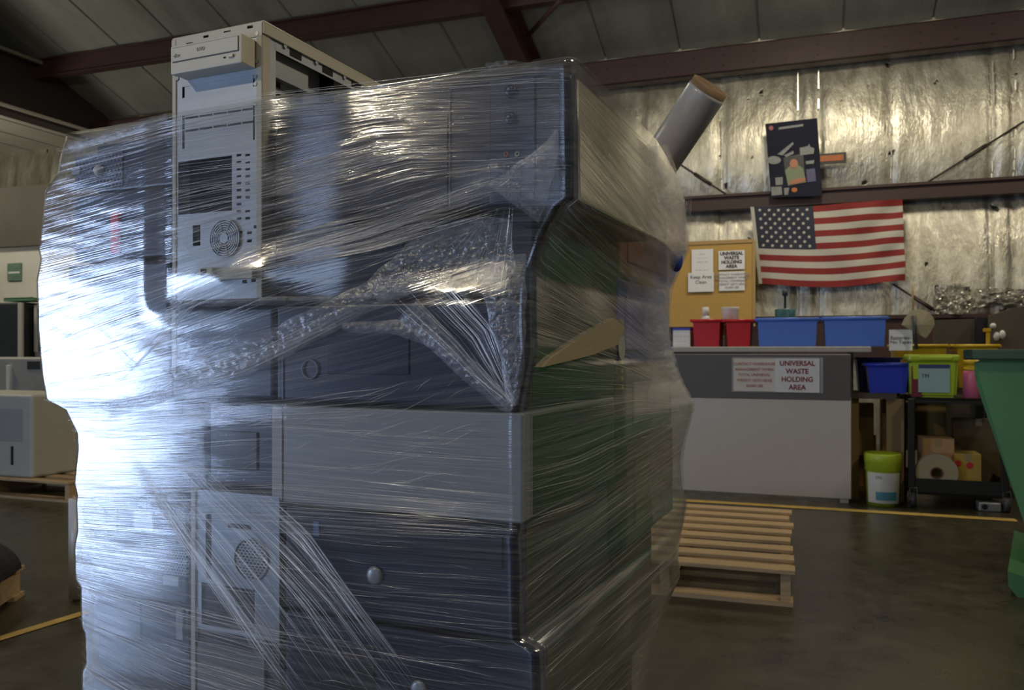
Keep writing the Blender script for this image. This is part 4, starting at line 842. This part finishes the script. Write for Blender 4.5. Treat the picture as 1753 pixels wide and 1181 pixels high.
# fan grille of concentric rings
fp = LF.pick(385, 408, Y0-.002); s_ = LF.depth(fp[0], Y0)/FPX
mb = MB(); mb.cyl(fp, (fp[0], Y0, fp[2]), 33*s_, n=36); fg = build('fan_grille', mb, CHARC, t)
mb = MB()
for r in (32, 28, 24, 20, 16, 12): mb.rev([((r+1)*s_, 0), ((r+1)*s_, .002), ((r-1)*s_, .002), ((r-1)*s_, 0)], fp, (0, -1, 0), 40, smooth=False)
for k in range(8):
    a = k*math.pi/4+.3; mb.tube([(fp[0]+math.cos(a)*9*s_, Y0-.004, fp[2]+math.sin(a)*9*s_), (fp[0]+math.cos(a)*32*s_, Y0-.004, fp[2]+math.sin(a)*32*s_)], .0012, 5)
mb.cyl((fp[0], Y0-.002, fp[2]), (fp[0], Y0-.005, fp[2]), 9*s_, n=20)
build('grille_ring', mb, GALV, fg)
# lower small drive
A, B = LF.pick(338, 482, Y0-.02), LF.pick(363, 457, Y0-.02); mb = MB(); mb.box((A[0], Y0-.02, A[2]), (B[0], Y0+.0, B[2]), .001); mb.box((B[0], Y0-.012, A[2]+.003), (lx(440, Y0), Y0, B[2]-.002)); fb = build('front_port_bracket', mb, BEIGE, t)
mb = MB(); mb.box((A[0]+.008, Y0-.0215, A[2]+.005), (A[0]+.019, Y0-.02, A[2]+.012)); mb.box((A[0]+.008, Y0-.0215, A[2]+.014), (A[0]+.019, Y0-.02, A[2]+.020)); build('port_hole', mb, DARKHOLE, fb)
# optical drive
Yo = Y0-.034; A, B = LF.pick(293, 128, Yo), LF.pick(414, 52, Yo); A1 = LF.pick(293, 84, Yo)
xa, xb = lx(292, Yo), lx(414, Yo); za = lz(293, 128, Yo); zc = lz(293, 80, Yo)
t = thing('optical_drive', 'beige optical disc drive poking out of the top bay of the bare chassis', 'disc drive', LF, ((xa+xb)/2, Yo+.08, za))
mb = MB(); mb.box((xa, Yo, za), (xb, Yo+.012, zc), .002, 2); mb.box((xa+.002, Yo+.010, za+.001), (xb-.001, Yo+.033, zc-.001)); build('front_fascia', mb, BEIGE, t)
mb = MB(); mb.box((xa+.003, Yo+.033, za+.002), (xb-.002, Yo+.17, zc-.002)); build('drive_case', mb, GREYM, t)
h_ = zc-za
mb = MB(); mb.box((xa+.005, Yo-.0006, za+h_*.40), (xb-.006, Yo+.001, za+h_*.93)); tr = build('tray_gap', mb, CHARC, t)
mb = MB(); mb.box((xa+.006, Yo-.0018, za+h_*.43), (xb-.007, Yo, za+h_*.91), .0005); build('tray_door', mb, BEIGE, t)
mb = MB(); mb.box((xb-.026, Yo-.003, za+h_*.22), (xb-.016, Yo, za+h_*.33), .0007); build('eject_button', mb, M('beige_button', (.60, .56, .46), .4), t)
mb = MB(); mb.box((xb-.037, Yo-.001, za+h_*.24), (xb-.033, Yo, za+h_*.29)); build('indicator_light', mb, DARKHOLE, t)
tx = text_obj('lettering', 'DVD', .008, ((xa+xb)/2-.008, Yo-.0022, za+h_*.70), M('grey_print', (.40, .38, .31), .5), t, bold=.0001); tx2 = text_obj('lettering', 'disc', .009, (xa+.016, Yo-.0022, za+h_*.62), M('grey_print', (.40, .38, .31), .5), t)
# second bare chassis, low in the middle
Y1 = -.003; x0, x1 = lx(330, Y1), lx(478, Y1); zt, zb = .812, .36
t = thing('bare_chassis', 'grey bare chassis low in the load with a round pierced fan vent', 'computer chassis', LF, ((x0+x1)/2, Y1+.2, zb))
mb = MB(); mb.box((x0+.004, Y1+.004, zb), (x1-.002, Y1+.42, zt)); build('case_body', mb, CHARC, t)
def hq(a, b_, c, d): A = LF.pick(a, d, Y1); B = LF.pick(b_, c, Y1); return (A[0], B[0], A[2], B[2])
holes = [hq(390, 430, 899, 903), hq(345, 436, 1010, 1040), hq(345, 436, 1046, 1068), hq(352, 362, 880, 990)]
mb = MB(); plate(mb, x0, x1, lz(400, 1086, Y1), zt, Y1, holes); build('front_sheet', mb, M('blue_grey_steel', (.30, .33, .37), .4, .5), t)
mb = MB(); mb.box((x0-.001, Y1-.003, zb), (x0+.008, Y1+.02, zt)); build('edge_flange', mb, BEIGEM, t)
mb = MB(); mb.box((x0+.012, Y1-.001, zb), (x1-.03, Y1+.004, lz(400, 1110, Y1))); build('lower_cover', mb, M('mid_grey_plastic', (.16, .17, .18), .5), t)
fp = LF.pick(430, 958, Y1-.001); s_ = LF.depth(fp[0], Y1)/FPX
mb = MB(); mb.cyl(fp, (fp[0], Y1, fp[2]), 36*s_, n=40); fv = build('fan_vent', mb, perf_mat('vent_pierced', (.30, .33, .37), .0078, .0048, .33), t)
mb = MB(); mb.rev([(36.6*s_, 0), (36.6*s_, .002), (34.8*s_, .002), (34.8*s_, 0)], fp, (0, -1, 0), 48, smooth=False); build('vent_rim', mb, SILV, fv)

# ---------------------------------------------------------------- stretch film roll stuck into the top of the load
DR = 1.93
p0 = Vector(GF.pick(1121, 291, DR+.05)); p1 = Vector(GF.pick(1217, 146, DR-.06)); 
ax = (p1-p0).normalized(); L = (p1-p0).length; R_ = .0465
t = thing('stretch_film_roll', 'roll of stretch film on a cardboard core stuck in the top corner of the load', 'film roll', GF, p0)
rl = M('film_on_roll', (.58, .61, .66), .28, .1, .12, 55, .05, (1, 1, 1))
b0 = p0-ax*.10
mb = MB(); mb.rev([(R_*.84, .0), (R_, .003), (R_, L+.10-.022), (R_*.995, L+.10-.016), (R_*.84, L+.10-.014)], b0, ax, 48); build('film_winding', mb, rl, t)
mb = MB(); mb.rev([(R_*.96, L+.10-.02), (R_*.96, L+.10), (R_*.87, L+.10), (R_*.87, 0), (R_*.95, 0)], b0, ax, 40); build('core', mb, M('brown_core_card', (.30, .20, .12), .8, 0, .1), t)

# ================================================================ CLEAR STRETCH FILM
def film_mat(name, haze0, haze1, gloss, rough, su, sv, bump, lo=.42, hi=.72):
    m, t, b, out = nt(name); t.nodes.remove(b); n = t.nodes.new
    uv = n('ShaderNodeUVMap').outputs[0]
    a = noise_node(t, uv, 1, 3, .6, (su, sv, 1)); c = noise_node(t, uv, 1, 2, .5, (su*2.2, sv*4.0, 1)); big = noise_node(t, uv, 1, 2, .5, (su*.9, sv*.10, 1))
    s_ = math_node(t, 'ADD', math_node(t, 'MULTIPLY', a.outputs['Fac'], .55), math_node(t, 'MULTIPLY', c.outputs['Fac'], .45))
    r = ramp(t, lo, hi); t.links.new(math_node(t, 'ADD', s_, math_node(t, 'MULTIPLY', math_node(t, 'SUBTRACT', big.outputs['Fac'], .5), .35)), r.inputs[0])
    hz = math_node(t, 'ADD', math_node(t, 'MULTIPLY', r.outputs[0], haze1-haze0), haze0, True)
    bp = n('ShaderNodeBump'); bp.inputs['Strength'].default_value = bump; bp.inputs['Distance'].default_value = .004
    t.links.new(s_, bp.inputs['Height'])
    tr = n('ShaderNodeBsdfTransparent'); tr.inputs[0].default_value = (.97, .975, .98, 1)
    df = n('ShaderNodeBsdfDiffuse'); df.inputs[0].default_value = (.80, .82, .86, 1); tl = n('ShaderNodeBsdfTranslucent'); tl.inputs[0].default_value = (.8, .82, .86, 1)
    t.links.new(bp.outputs[0], df.inputs['Normal'])
    m1 = n('ShaderNodeMixShader'); m1.inputs[0].default_value = .35; t.links.new(df.outputs[0], m1.inputs[1]); t.links.new(tl.outputs[0], m1.inputs[2])
    m2 = n('ShaderNodeMixShader'); t.links.new(hz, m2.inputs[0]); t.links.new(tr.outputs[0], m2.inputs[1]); t.links.new(m1.outputs[0], m2.inputs[2])
    gl = n('ShaderNodeBsdfGlossy'); gl.inputs['Roughness'].default_value = rough; gl.inputs[0].default_value = (1, 1, 1, 1); t.links.new(bp.outputs[0], gl.inputs['Normal'])
    ge = n('ShaderNodeNewGeometry'); dt = n('ShaderNodeVectorMath'); dt.operation = 'DOT_PRODUCT'; t.links.new(ge.outputs['Incoming'], dt.inputs[0]); t.links.new(ge.outputs['Normal'], dt.inputs[1])
    fr = math_node(t, 'ADD', math_node(t, 'MULTIPLY', math_node(t, 'POWER', math_node(t, 'SUBTRACT', 1, math_node(t, 'ABSOLUTE', dt.outputs['Value']), True), 5), .9), .065)
    gf = math_node(t, 'ADD', math_node(t, 'MULTIPLY', fr, gloss), math_node(t, 'MULTIPLY', r.outputs[0], .04), True)
    m3 = n('ShaderNodeMixShader'); t.links.new(gf, m3.inputs[0]); t.links.new(m2.outputs[0], m3.inputs[1]); t.links.new(gl.outputs[0], m3.inputs[2])
    t.links.new(m3.outputs[0], out.inputs['Surface']); return m
FILM = film_mat('stretch_film', .020, .20, 2.1, .11, 2.4, 10, .18)
FILMD = film_mat('stretch_film_side', .05, .24, 1.7, .14, 2.2, 9, .22)
FILMC = film_mat('crumpled_film', .07, .26, .30, .24, 5, 6, .3, .42, .75)
def crease_mat(name, col, mixg, tra):
    m, t, b, out = nt(name); t.nodes.remove(b); n = t.nodes.new
    df = n('ShaderNodeBsdfDiffuse'); df.inputs[0].default_value = col; gl = n('ShaderNodeBsdfGlossy'); gl.inputs['Roughness'].default_value = .2; gl.inputs[0].default_value = (1, 1, 1, 1)
    tr = n('ShaderNodeBsdfTransparent'); a = n('ShaderNodeMixShader'); a.inputs[0].default_value = mixg; t.links.new(df.outputs[0], a.inputs[1]); t.links.new(gl.outputs[0], a.inputs[2])
    c = n('ShaderNodeMixShader'); c.inputs[0].default_value = tra; t.links.new(a.outputs[0], c.inputs[1]); t.links.new(tr.outputs[0], c.inputs[2]); t.links.new(c.outputs[0], out.inputs['Surface']); return m
CREASE = crease_mat('film_crease', (.8, .82, .86, 1), .45, .72); CREASEB = crease_mat('glint_film_crease', (.88, .88, .88, 1), .5, .0)  # second one opaque white, glints put into the crease colour

cx0, cx1 = lx(296, -.03), lx(449, -.03)
def sst(a, b_, v): v = min(1, max(0, (v-a)/(b_-a))); return v*v*(3-2*v)
def fY(X, Z):
    y = -.012
    if Z > 1.08:
        f = sst(1.08, 1.15, Z)
        if X < cx0: g = sst(cx0-.10, cx0, X)
        elif X > cx1: g = 1-sst(cx1, cx1+.17, X)
        else: g = 1
        y -= .020*f*g
    if Z > 1.12:
        d = math.hypot((X-lx(385, -.04))/.10, (Z-1.172)/.035); y -= .018*math.exp(-d*d)
    # slack where the recessed tower leaves a hollow
    d = math.hypot((X+.10)/.20, (Z-1.19)/.05); y += .014*math.exp(-d*d)
    y += .0016*noise.noise(Vector((X*4, Z*12, 2)))+.0005*noise.noise(Vector((X*11+Z*20, Z*60, 7)))
    return y
FG = [[(60, 250), (120, 240), (300, 195), (450, 160), (920, 108), (1000, 112)], [(60, 300), (300, 235), (450, 205), (700, 180), (1000, 170)], [(60, 370), (300, 300), (450, 285), (640, 230), (1000, 210)],
      [(60, 440), (300, 380), (450, 340), (700, 275), (1000, 270)], [(60, 520), (300, 455), (450, 410), (640, 365), (850, 300), (1000, 300)], [(60, 600), (150, 560), (300, 505), (450, 440), (640, 400), (850, 345), (1000, 345)],
      [(60, 660), (300, 600), (480, 545), (640, 500), (870, 430), (1000, 430)], [(60, 685), (200, 685), (400, 640), (640, 580), (870, 500), (1000, 500)], [(60, 705), (200, 705), (480, 690), (640, 665), (880, 610), (1000, 600)],
      [(60, 740), (200, 740), (460, 720), (885, 740), (1000, 745)], [(60, 800), (460, 800), (885, 845), (1000, 850)], [(60, 850), (460, 850), (885, 880), (1000, 890)], [(60, 880), (460, 905), (885, 930), (1000, 940)],
      [(60, 930), (460, 975), (640, 1000), (1000, 1030)], [(60, 960), (460, 1050), (885, 1110), (1000, 1120)], [(60, 990), (300, 1080), (600, 1160), (1000, 1260)], [(60, 1040), (300, 1160), (600, 1260), (1000, 1400)], [(60, 1100), (300, 1250), (600, 1400), (1000, 1560)], [(60, 1500), (300, 1700), (600, 1800), (1000, 1900)]]
RG = [[(880, 60), (975, 123), (1190, 330)], [(880, 80), (975, 160), (1190, 420)], [(880, 110), (975, 200), (1080, 330), (1190, 500)], [(880, 190), (975, 280), (1080, 400), (1190, 570)], [(880, 300), (930, 350), (1080, 480), (1190, 620)],
      [(880, 400), (905, 420), (1050, 540), (1190, 655)], [(880, 490), (1080, 590), (1190, 675)], [(880, 597), (1080, 640), (1190, 685)], [(880, 682), (1090, 670), (1190, 692)], [(880, 762), (1090, 700), (1190, 698)], [(880, 855), (1000, 820), (1190, 705)],
      [(880, 912), (1000, 870), (1190, 742)], [(880, 1010), (1190, 780)], [(880, 1110), (1190, 850)], [(880, 1200), (1190, 930)], [(880, 1310), (1190, 1010)], [(880, 1500), (1190, 1130)], [(880, 1900), (1190, 1400)]]
def gy(G, v, x):
    i = min(int(v), len(G)-2); f = v-i
    return interp(G[i], x)*(1-f)+interp(G[i+1], x)*f
def gidx(G, x, y): return float(np.interp(y, [interp(g, x) for g in G], range(len(G))))
def front_pt(px, py, off=.0015):
    Y = -.012
    for _ in range(3): p = LF.pick(px, py, Y); Y = fY(p[0], p[2])
    return Vector((min(max(p[0], XLf(p[2])+.004), XRf(p[2])-.003), Y-off, p[2]))
def side_pt(px, py, off=.0015):
    X = .01
    for _ in range(5): p = LF.pickx(px, py, X); X = .5*X+.5*side_X(p[1], p[2])
    yy = min(max(p[1], .006), DEP-.004); return Vector((side_X(yy, p[2])+off, yy, p[2]))
film = thing('stretch_wrap', 'clear glossy stretch film wound round the whole stack of computers', 'plastic wrap', LF, (-.45, .45, .13))
def uvset(me_bm, V, uvs):
    lay = me_bm.loops.layers.uv.verify()
    for f in me_bm.faces:
        for l in f.loops: l[lay].uv = uvs[l.vert]
# front and its top lip
mb = MB(); uvs = {}
NZ, NX = 230, 250; zs = np.linspace(.12, ZT1, NZ); P = []
for z in zs:
    a, b_ = XLf(z), XRf(z); row = []
    for k in range(NX+1):
        c = k/NX; X = a+(b_-a)*c; Y = fY(X, z)
        e = min(X-a, b_-X); rr = .014
        if e < rr: Y += rr-math.sqrt(max(0, rr*rr-(rr-e)**2))
        row.append(Vector((X, Y, z)))
    P.append(row)
for dz, dy in ((.004, .006), (.006, .03), (.005, .12), (.004, .2)):
    P.append([Vector((p.x, p.y+dy, ZT1+dz-.03*(dy > .05 and False))) for p in P[NZ-1]])
V = mb.grid(P)
for i, row in enumerate(V):
    for v in row:
        x, y = LF.proj(v.co); uvs[v] = (x/1000, gidx(FG, x, y))
uvset(mb.bm, V, uvs)
# faces of the lip that would cut the upright chassis are left open
kill = [f for f in mb.bm.faces if f.calc_center_median().z > ZT1-.001 and cx0-.01 < f.calc_center_median().x < cx1+.01]
bmesh.ops.delete(mb.bm, geom=kill, context='FACES_ONLY'); kill = [f for f in mb.bm.faces if cx0-.004 < f.calc_center_median().x < cx1+.004 and False]
build('front_film', mb, FILM, film, recalc=False)
# side towards the room
mb = MB(); uvs = {}; P = []; NY = 110
for z in zs[:int(NZ*1.0)]:
    row = []
    for k in range(NY+1):
        s_ = k/NY; Y = .002+(DEP-.002)*s_; X = side_X(Y, z)
        e = min(Y, DEP-Y); rr = .012
        if e < rr: X -= rr-math.sqrt(max(0, rr*rr-(rr-e)**2))
        row.append(Vector((X, Y, z)))
    P.append(row)
V = mb.grid(P)
for row in V:
    for v in row:
        x, y = LF.proj(v.co); uvs[v] = (x/700+3, gidx(RG, x, y)+40)
uvset(mb.bm, V, uvs); bmesh.ops.reverse_faces(mb.bm, faces=mb.bm.faces)
build('side_film', mb, FILMD, film, recalc=False)
# far side and daylight side
mb = MB(); uvs = {}; P = []
for z in zs[::6]:
    a, b_ = XLf(z), XFf(z); row = []
    for k in range(31): X = b_+(a+.0-b_)*k/30; row.append(Vector((X, DEP+.012*math.sin(X*20+z*9), z)))
    for k in range(1, 31): Y = DEP*(1-k/30)+.014*k/30; row.append(Vector((a+.012*math.sin(math.pi*k/30), Y, z)))
    P.append(row)
V = mb.grid(P)
for row in V:
    for k, v in enumerate(row): uvs[v] = (k*.04+9, v.co.z*14+80)
uvset(mb.bm, V, uvs); build('rear_film', mb, FILM, film, recalc=False)

# drawn-tight creases, each a thin fold on the film, some whitened as painted glints
def strand(mb, pts, r, mi=0):
    rings = []
    n_ = len(pts)
    for i, p in enumerate(pts):
        d = (pts[min(i+1, n_-1)]-pts[max(i-1, 0)]); 
        if d.length < 1e-7: return
        d.normalize(); u = d.cross(Vector((.02, .05, 1))).normalized(); v = d.cross(u).normalized()
        tt = i/(n_-1); rr = r*(.25+.75*math.sin(math.pi*min(1, max(0, tt)))**.6)
        rings.append([mb.bm.verts.new(p+u*rr*math.cos(a)+v*rr*math.sin(a)) for a in (.5, 2.6, 4.7)])
    for A, B in zip(rings, rings[1:]):
        for k in range(3): f = mb.bm.faces.new((A[k], A[(k+1) % 3], B[(k+1) % 3], B[k])); f.smooth = True; f.material_index = mi
def sprinkle(mb, G, pt, v0, v1, xa, xb, n, lmin, lmax, w=(.0001, .00034), bright=.25, tilt=0, seed=1, pw=1):
    r = random.Random(seed)
    for _ in range(n):
        v = v0+(v1-v0)*r.random()**pw; L_ = lmin+(lmax-lmin)*r.random()**1.7; c = xa+(xb-xa)*r.random(); a, b_ = max(xa-20, c-L_/2), min(xb+20, c+L_/2)
        if b_-a < 6: continue
        N = max(3, int((b_-a)/28)+2); dv = r.uniform(-.12, .12)+tilt*(b_-a)/100; ph = r.random()*9; rr = w[0]+(w[1]-w[0])*r.random()**2
        pts = []
        for i in range(N):
            s_ = i/(N-1); x = a+(b_-a)*s_; vv = min(len(G)-1.01, max(0, v+dv*(s_-.5)+.02*math.sin(ph+s_*5))); pts.append(pt(x, gy(G, vv, x)))
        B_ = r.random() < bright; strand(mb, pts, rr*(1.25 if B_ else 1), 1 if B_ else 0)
mb = MB(); F, Rr = front_pt, side_pt
sprinkle(mb, FG, F, .02, 1, 118, 940, 150, 60, 420, bright=.25, seed=2)
sprinkle(mb, FG, F, .3, 3, 95, 760, 280, 50, 320, bright=.25, seed=3)
sprinkle(mb, FG, F, 2.2, 5.6, 290, 740, 520, 40, 300, bright=.5, seed=4)
sprinkle(mb, FG, F, 3, 5.6, 90, 300, 110, 40, 200, bright=.3, seed=5)
sprinkle(mb, FG, F, 1.2, 5.2, 600, 900, 150, 30, 160, bright=.15, seed=6)
sprinkle(mb, FG, F, 5.2, 8, 80, 560, 230, 40, 280, bright=.2, seed=7)
sprinkle(mb, FG, F, 8, 9.2, 90, 640, 130, 40, 260, bright=.3, seed=8)
sprinkle(mb, FG, F, 8.1, 10, 430, 800, 90, 25, 110, bright=.7, tilt=-.35, seed=9)
sprinkle(mb, FG, F, 9, 11.6, 140, 860, 190, 60, 420, bright=.3, seed=10)
sprinkle(mb, FG, F, 10.6, 11.9, 200, 880, 130, 90, 500, bright=.2, seed=11)
sprinkle(mb, FG, F, 11.6, 14.6, 150, 870, 130, 50, 380, bright=.25, seed=12)
sprinkle(mb, FG, F, 14.3, 17.4, 150, 480, 300, 60, 320, bright=.45, seed=13)
sprinkle(mb, FG, F, 14.2, 16, 480, 900, 60, 40, 250, bright=.3, seed=14)
sprinkle(mb, FG, F, .1, 5, 880, 965, 26, 15, 70, bright=.6, seed=15)
# diagonal straps sweeping down from the bunched film
def family(mb, pt, A, B, n, seed, bright=.3, w=(.0001, .00034), lmin=.25, pw=1):
    r = random.Random(seed)
    ax_, ay_ = [p[0] for p in A], [p[1] for p in A]; bx_, by_ = [p[0] for p in B], [p[1] for p in B]; ta, tb = np.linspace(0, 1, len(A)), np.linspace(0, 1, len(B))
    for _ in range(n):
        f = r.random()**pw; L_ = lmin+(1-lmin)*r.random(); s0 = r.random()*(1-L_); N = 9; df = r.uniform(-.06, .06); rr = w[0]+(w[1]-w[0])*r.random()**2; pts = []
        for i in range(N):
            s_ = s0+L_*i/(N-1); g = min(1, max(0, f+df*(i/(N-1)-.5)))
            x = np.interp(s_, ta, ax_)*(1-g)+np.interp(s_, tb, bx_)*g; y = np.interp(s_, ta, ay_)*(1-g)+np.interp(s_, tb, by_)*g; pts.append(pt(float(x), float(y), .002))
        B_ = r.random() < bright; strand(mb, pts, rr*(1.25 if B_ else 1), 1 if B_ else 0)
SA = [(205, 760), (262, 860), (330, 960), (400, 1060), (440, 1120), (500, 1200)]; SB = [(310, 745), (400, 830), (500, 910), (600, 1010), (680, 1120), (740, 1200)]
family(mb, F, SA, SB, 170, 21, .45)
family(mb, F, SA, [(p[0]+26, p[1]) for p in SA], 60, 22, .4)
family(mb, F, [(400, 830), (500, 925), (560, 1000), (640, 1110)], [(440, 830), (530, 910), (600, 1010), (690, 1130)], 46, 23, .5)
family(mb, F, [(130, 540), (240, 650)], [(150, 535), (262, 645)], 14, 24, .4, lmin=.7)
family(mb, F, [(340, 470), (620, 385), (850, 300)], [(345, 482), (640, 430), (870, 360)], 90, 25, .3, lmin=.3)
family(mb, F, [(150, 560), (300, 505), (345, 480)], [(180, 690), (300, 560), (360, 500)], 60, 26, .3)
family(mb, F, [(200, 700), (420, 640), (640, 530)], [(250, 660), (440, 600), (640, 500)], 60, 27, .4, lmin=.2)
family(mb, F, [(780, 480), (850, 560), (885, 690)], [(650, 500), (760, 600), (872, 705)], 70, 28, .45, lmin=.2)
family(mb, F, [(790, 630), (882, 702)], [(820, 600), (888, 690)], 20, 29, .6, lmin=.5)
family(mb, F, [(880, 340), (875, 560)], [(830, 370), (700, 470)], 40, 30, .3, lmin=.2)
# the side: fans running to the far corner
sprinkle(mb, RG, Rr, 0.1, 3, 985, 1165, 190, 40, 190, bright=.12, seed=31)
sprinkle(mb, RG, Rr, 3, 6.4, 925, 1150, 260, 40, 220, bright=.12, seed=32)
sprinkle(mb, RG, Rr, 6.4, 9.5, 925, 1185, 150, 30, 200, bright=.2, seed=33)
sprinkle(mb, RG, Rr, 9.5, 12.2, 905, 1180, 260, 40, 240, bright=.15, seed=34)
sprinkle(mb, RG, Rr, 12, 16, 900, 1160, 180, 50, 240, bright=.08, seed=35)
sprinkle(mb, RG, Rr, 7.5, 11, 1090, 1185, 160, 15, 90, bright=.2, seed=36)
build('crease_lines', mb, [CREASE, CREASEB], film, recalc=False)

# crumpled ropes and folds of loose film
def crumple(mb, uvs, spine, wpx, n, m, amp, pt=None, seed=0, bulge=.006):
    pt = pt or front_pt; P = []; acc = [0]
    sp = [Vector((p[0], p[1], 0)) for p in spine]; ww = wpx if isinstance(wpx, (list, tuple)) else [wpx]*len(sp)
    for a, b_ in zip(sp, sp[1:]): acc.append(acc[-1]+(b_-a).length)
    for i in range(n+1):
        s_ = acc[-1]*i/n; x = float(np.interp(s_, acc, [p.x for p in sp])); y = float(np.interp(s_, acc, [p.y for p in sp])); W = float(np.interp(s_, acc, ww))
        s2 = min(acc[-1], s_+4); s1 = max(0, s_-4)
        d = Vector((float(np.interp(s2, acc, [p.x for p in sp])-np.interp(s1, acc, [p.x for p in sp])), float(np.interp(s2, acc, [p.y for p in sp])-np.interp(s1, acc, [p.y for p in sp])), 0)).normalized()
        nrm = Vector((-d.y, d.x, 0)); row = []
        for k in range(m+1):
            c = k/m*2-1; wv = .25*noise.noise(Vector((s_*.02, c, seed))); q = Vector((x, y, 0))+nrm*W*.5*(c+wv)
            nz = noise.noise(Vector((q.x*.09, q.y*.16, seed)))+.6*noise.noise(Vector((q.x*.2, q.y*.28, seed+9)))+.35*noise.noise(Vector((q.x*.3, q.y*.3, seed+3)))
            o_ = .0025+(1-c*c)*(bulge*.5+amp*.4*(.6+nz)); row.append(pt(q.x, q.y, max(.0006, o_)))
        P.append(row)
    V = mb.grid(P)
    for i, row in enumerate(V):
        for k, v in enumerate(row): uvs[v] = (i*.03+seed, k/m+seed)
def folds(name, specs):
    mb = MB(); uvs = {}
    for s_ in specs: crumple(mb, uvs, **s_)
    uvset(mb.bm, None, uvs); return build(name, mb, FILMC, film, recalc=False)
folds('bunched_film', [
    dict(spine=[(180, 705), (300, 655), (420, 615), (540, 555), (640, 505), (720, 480)], wpx=[30, 50, 58, 54, 50, 30], n=260, m=26, amp=.0045, seed=1),
    dict(spine=[(640, 500), (730, 450), (800, 430), (880, 420)], wpx=[40, 90, 120, 90], n=150, m=60, amp=.004, seed=2, bulge=.003),
    dict(spine=[(700, 530), (760, 590), (820, 650), (880, 700)], wpx=[50, 40, 36, 24], n=120, m=20, amp=.004, seed=3),
    dict(spine=[(590, 560), (680, 560), (740, 580), (790, 620)], wpx=[14, 26, 26, 16], n=110, m=12, amp=.003, seed=4),
    dict(spine=[(300, 522), (450, 516), (560, 514), (640, 505)], wpx=[8, 14, 16, 10], n=130, m=8, amp=.003, seed=5),
    dict(spine=[(856, 440), (866, 520), (878, 600), (884, 690)], wpx=[90, 70, 44, 30], n=150, m=40, amp=.005, seed=6),
    dict(spine=[(955, 225), (925, 290), (880, 350)], wpx=[6, 60, 110], n=60, m=40, amp=.0004, seed=7, bulge=.002),
    dict(spine=[(120, 250), (200, 228), (290, 202)], wpx=[18, 26, 16], n=90, m=10, amp=.002, seed=8)])
mb = MB(); uvs = {}
for sd, tri in ((11, [(1098, 250), (1150, 330), (1172, 400), (1150, 486)]), (12, [(1110, 320), (1122, 400), (1138, 470)]), (13, [(1130, 610), (1160, 660), (1184, 705)])):
    crumple(mb, uvs, spine=tri, wpx=[14, 36, 30, 10][:len(tri)], n=90, m=16, amp=.006, pt=side_pt, seed=sd, bulge=.004)
for sd, tri, ww in ((14, [(1120, 250), (1142, 380), (1130, 520), (1138, 620)], [50, 80, 60, 60]), (15, [(1138, 600), (1150, 700), (1140, 820), (1142, 960)], [50, 80, 60, 40]), (16, [(1150, 330), (1150, 450)], [40, 50])):
    crumple(mb, uvs, spine=tri, wpx=ww, n=160, m=34, amp=.004, pt=side_pt, seed=sd, bulge=.002)
uvset(mb.bm, None, uvs); build('side_folds', mb, FILMC, film, recalc=False)
# loose flaps above the top edge and off the far corner
def flap(name, pts_l, pts_r, Y, n=60, m=14, amp=.01, seed=1):
    mb = MB(); uvs = {}; P = []
    for i in range(n+1):
        s_ = i/n; row = []
        for k in range(m+1):
            c = k/m; x = np.interp(s_, np.linspace(0, 1, len(pts_l)), [p[0] for p in pts_l])*(1-c)+np.interp(s_, np.linspace(0, 1, len(pts_r)), [p[0] for p in pts_r])*c
            y = np.interp(s_, np.linspace(0, 1, len(pts_l)), [p[1] for p in pts_l])*(1-c)+np.interp(s_, np.linspace(0, 1, len(pts_r)), [p[1] for p in pts_r])*c
            q = LF.pick(float(x), float(y), Y); row.append(Vector((q[0], Y+amp*(noise.noise(Vector((s_*6, c*3, seed)))+.5*noise.noise(Vector((s_*16, c*9, seed)))), q[2])))
        P.append(row)
    V = mb.grid(P)
    for i, r_ in enumerate(V):
        for k, v in enumerate(r_): uvs[v] = (i*.04+seed, k*.1)
    uvset(mb.bm, None, uvs); build(name, mb, FILMC if amp > .012 else FILMD, film, recalc=False)
flap('loose_flap', [(760, 128), (820, 112), (860, 104), (895, 104), (915, 114)], [(760, 140), (820, 132), (860, 126), (895, 122), (925, 120)], .03, amp=.014, seed=4)
flap('loose_flap', [(1150, 310), (1168, 330), (1176, 430), (1146, 490)], [(1182, 255), (1186, 300), (1180, 430), (1150, 496)], .94, amp=.011, seed=9)
for o in bpy.data.objects:
    if '_o' in o: del o['_o']
GROUPS = {'computer_tower': 'computer towers stacked flat in the wrapped load', 'computer_case': 'plain cases in the rear row of the load', 'bare_chassis': 'bare upright chassis in the load',
          'storage_bin': 'open plastic bins and totes', 'wooden_pallet': 'wooden pallets on the floor', 'cardboard_box': 'cartons on and around the cart', 'paper_notice': 'printed sheets on the corkboard and desk',
          'divider_panel': 'dark panels behind the totes', 'white_knob': 'white knobs on the brown panel', 'torn_foil': 'torn foil scraps on the wall', 'stretch_film_roll': 'rolls of stretch film', 'plastic_bucket': 'lime buckets'}
for o in bpy.data.objects:
    st = o.name.split('.')[0]
    if o.parent is None and 'category' in o and st in GROUPS: o['group'] = GROUPS[st]
    if o.parent is None and st == 'cardboard_box' and 'rear row' in o['label']: del o['group']
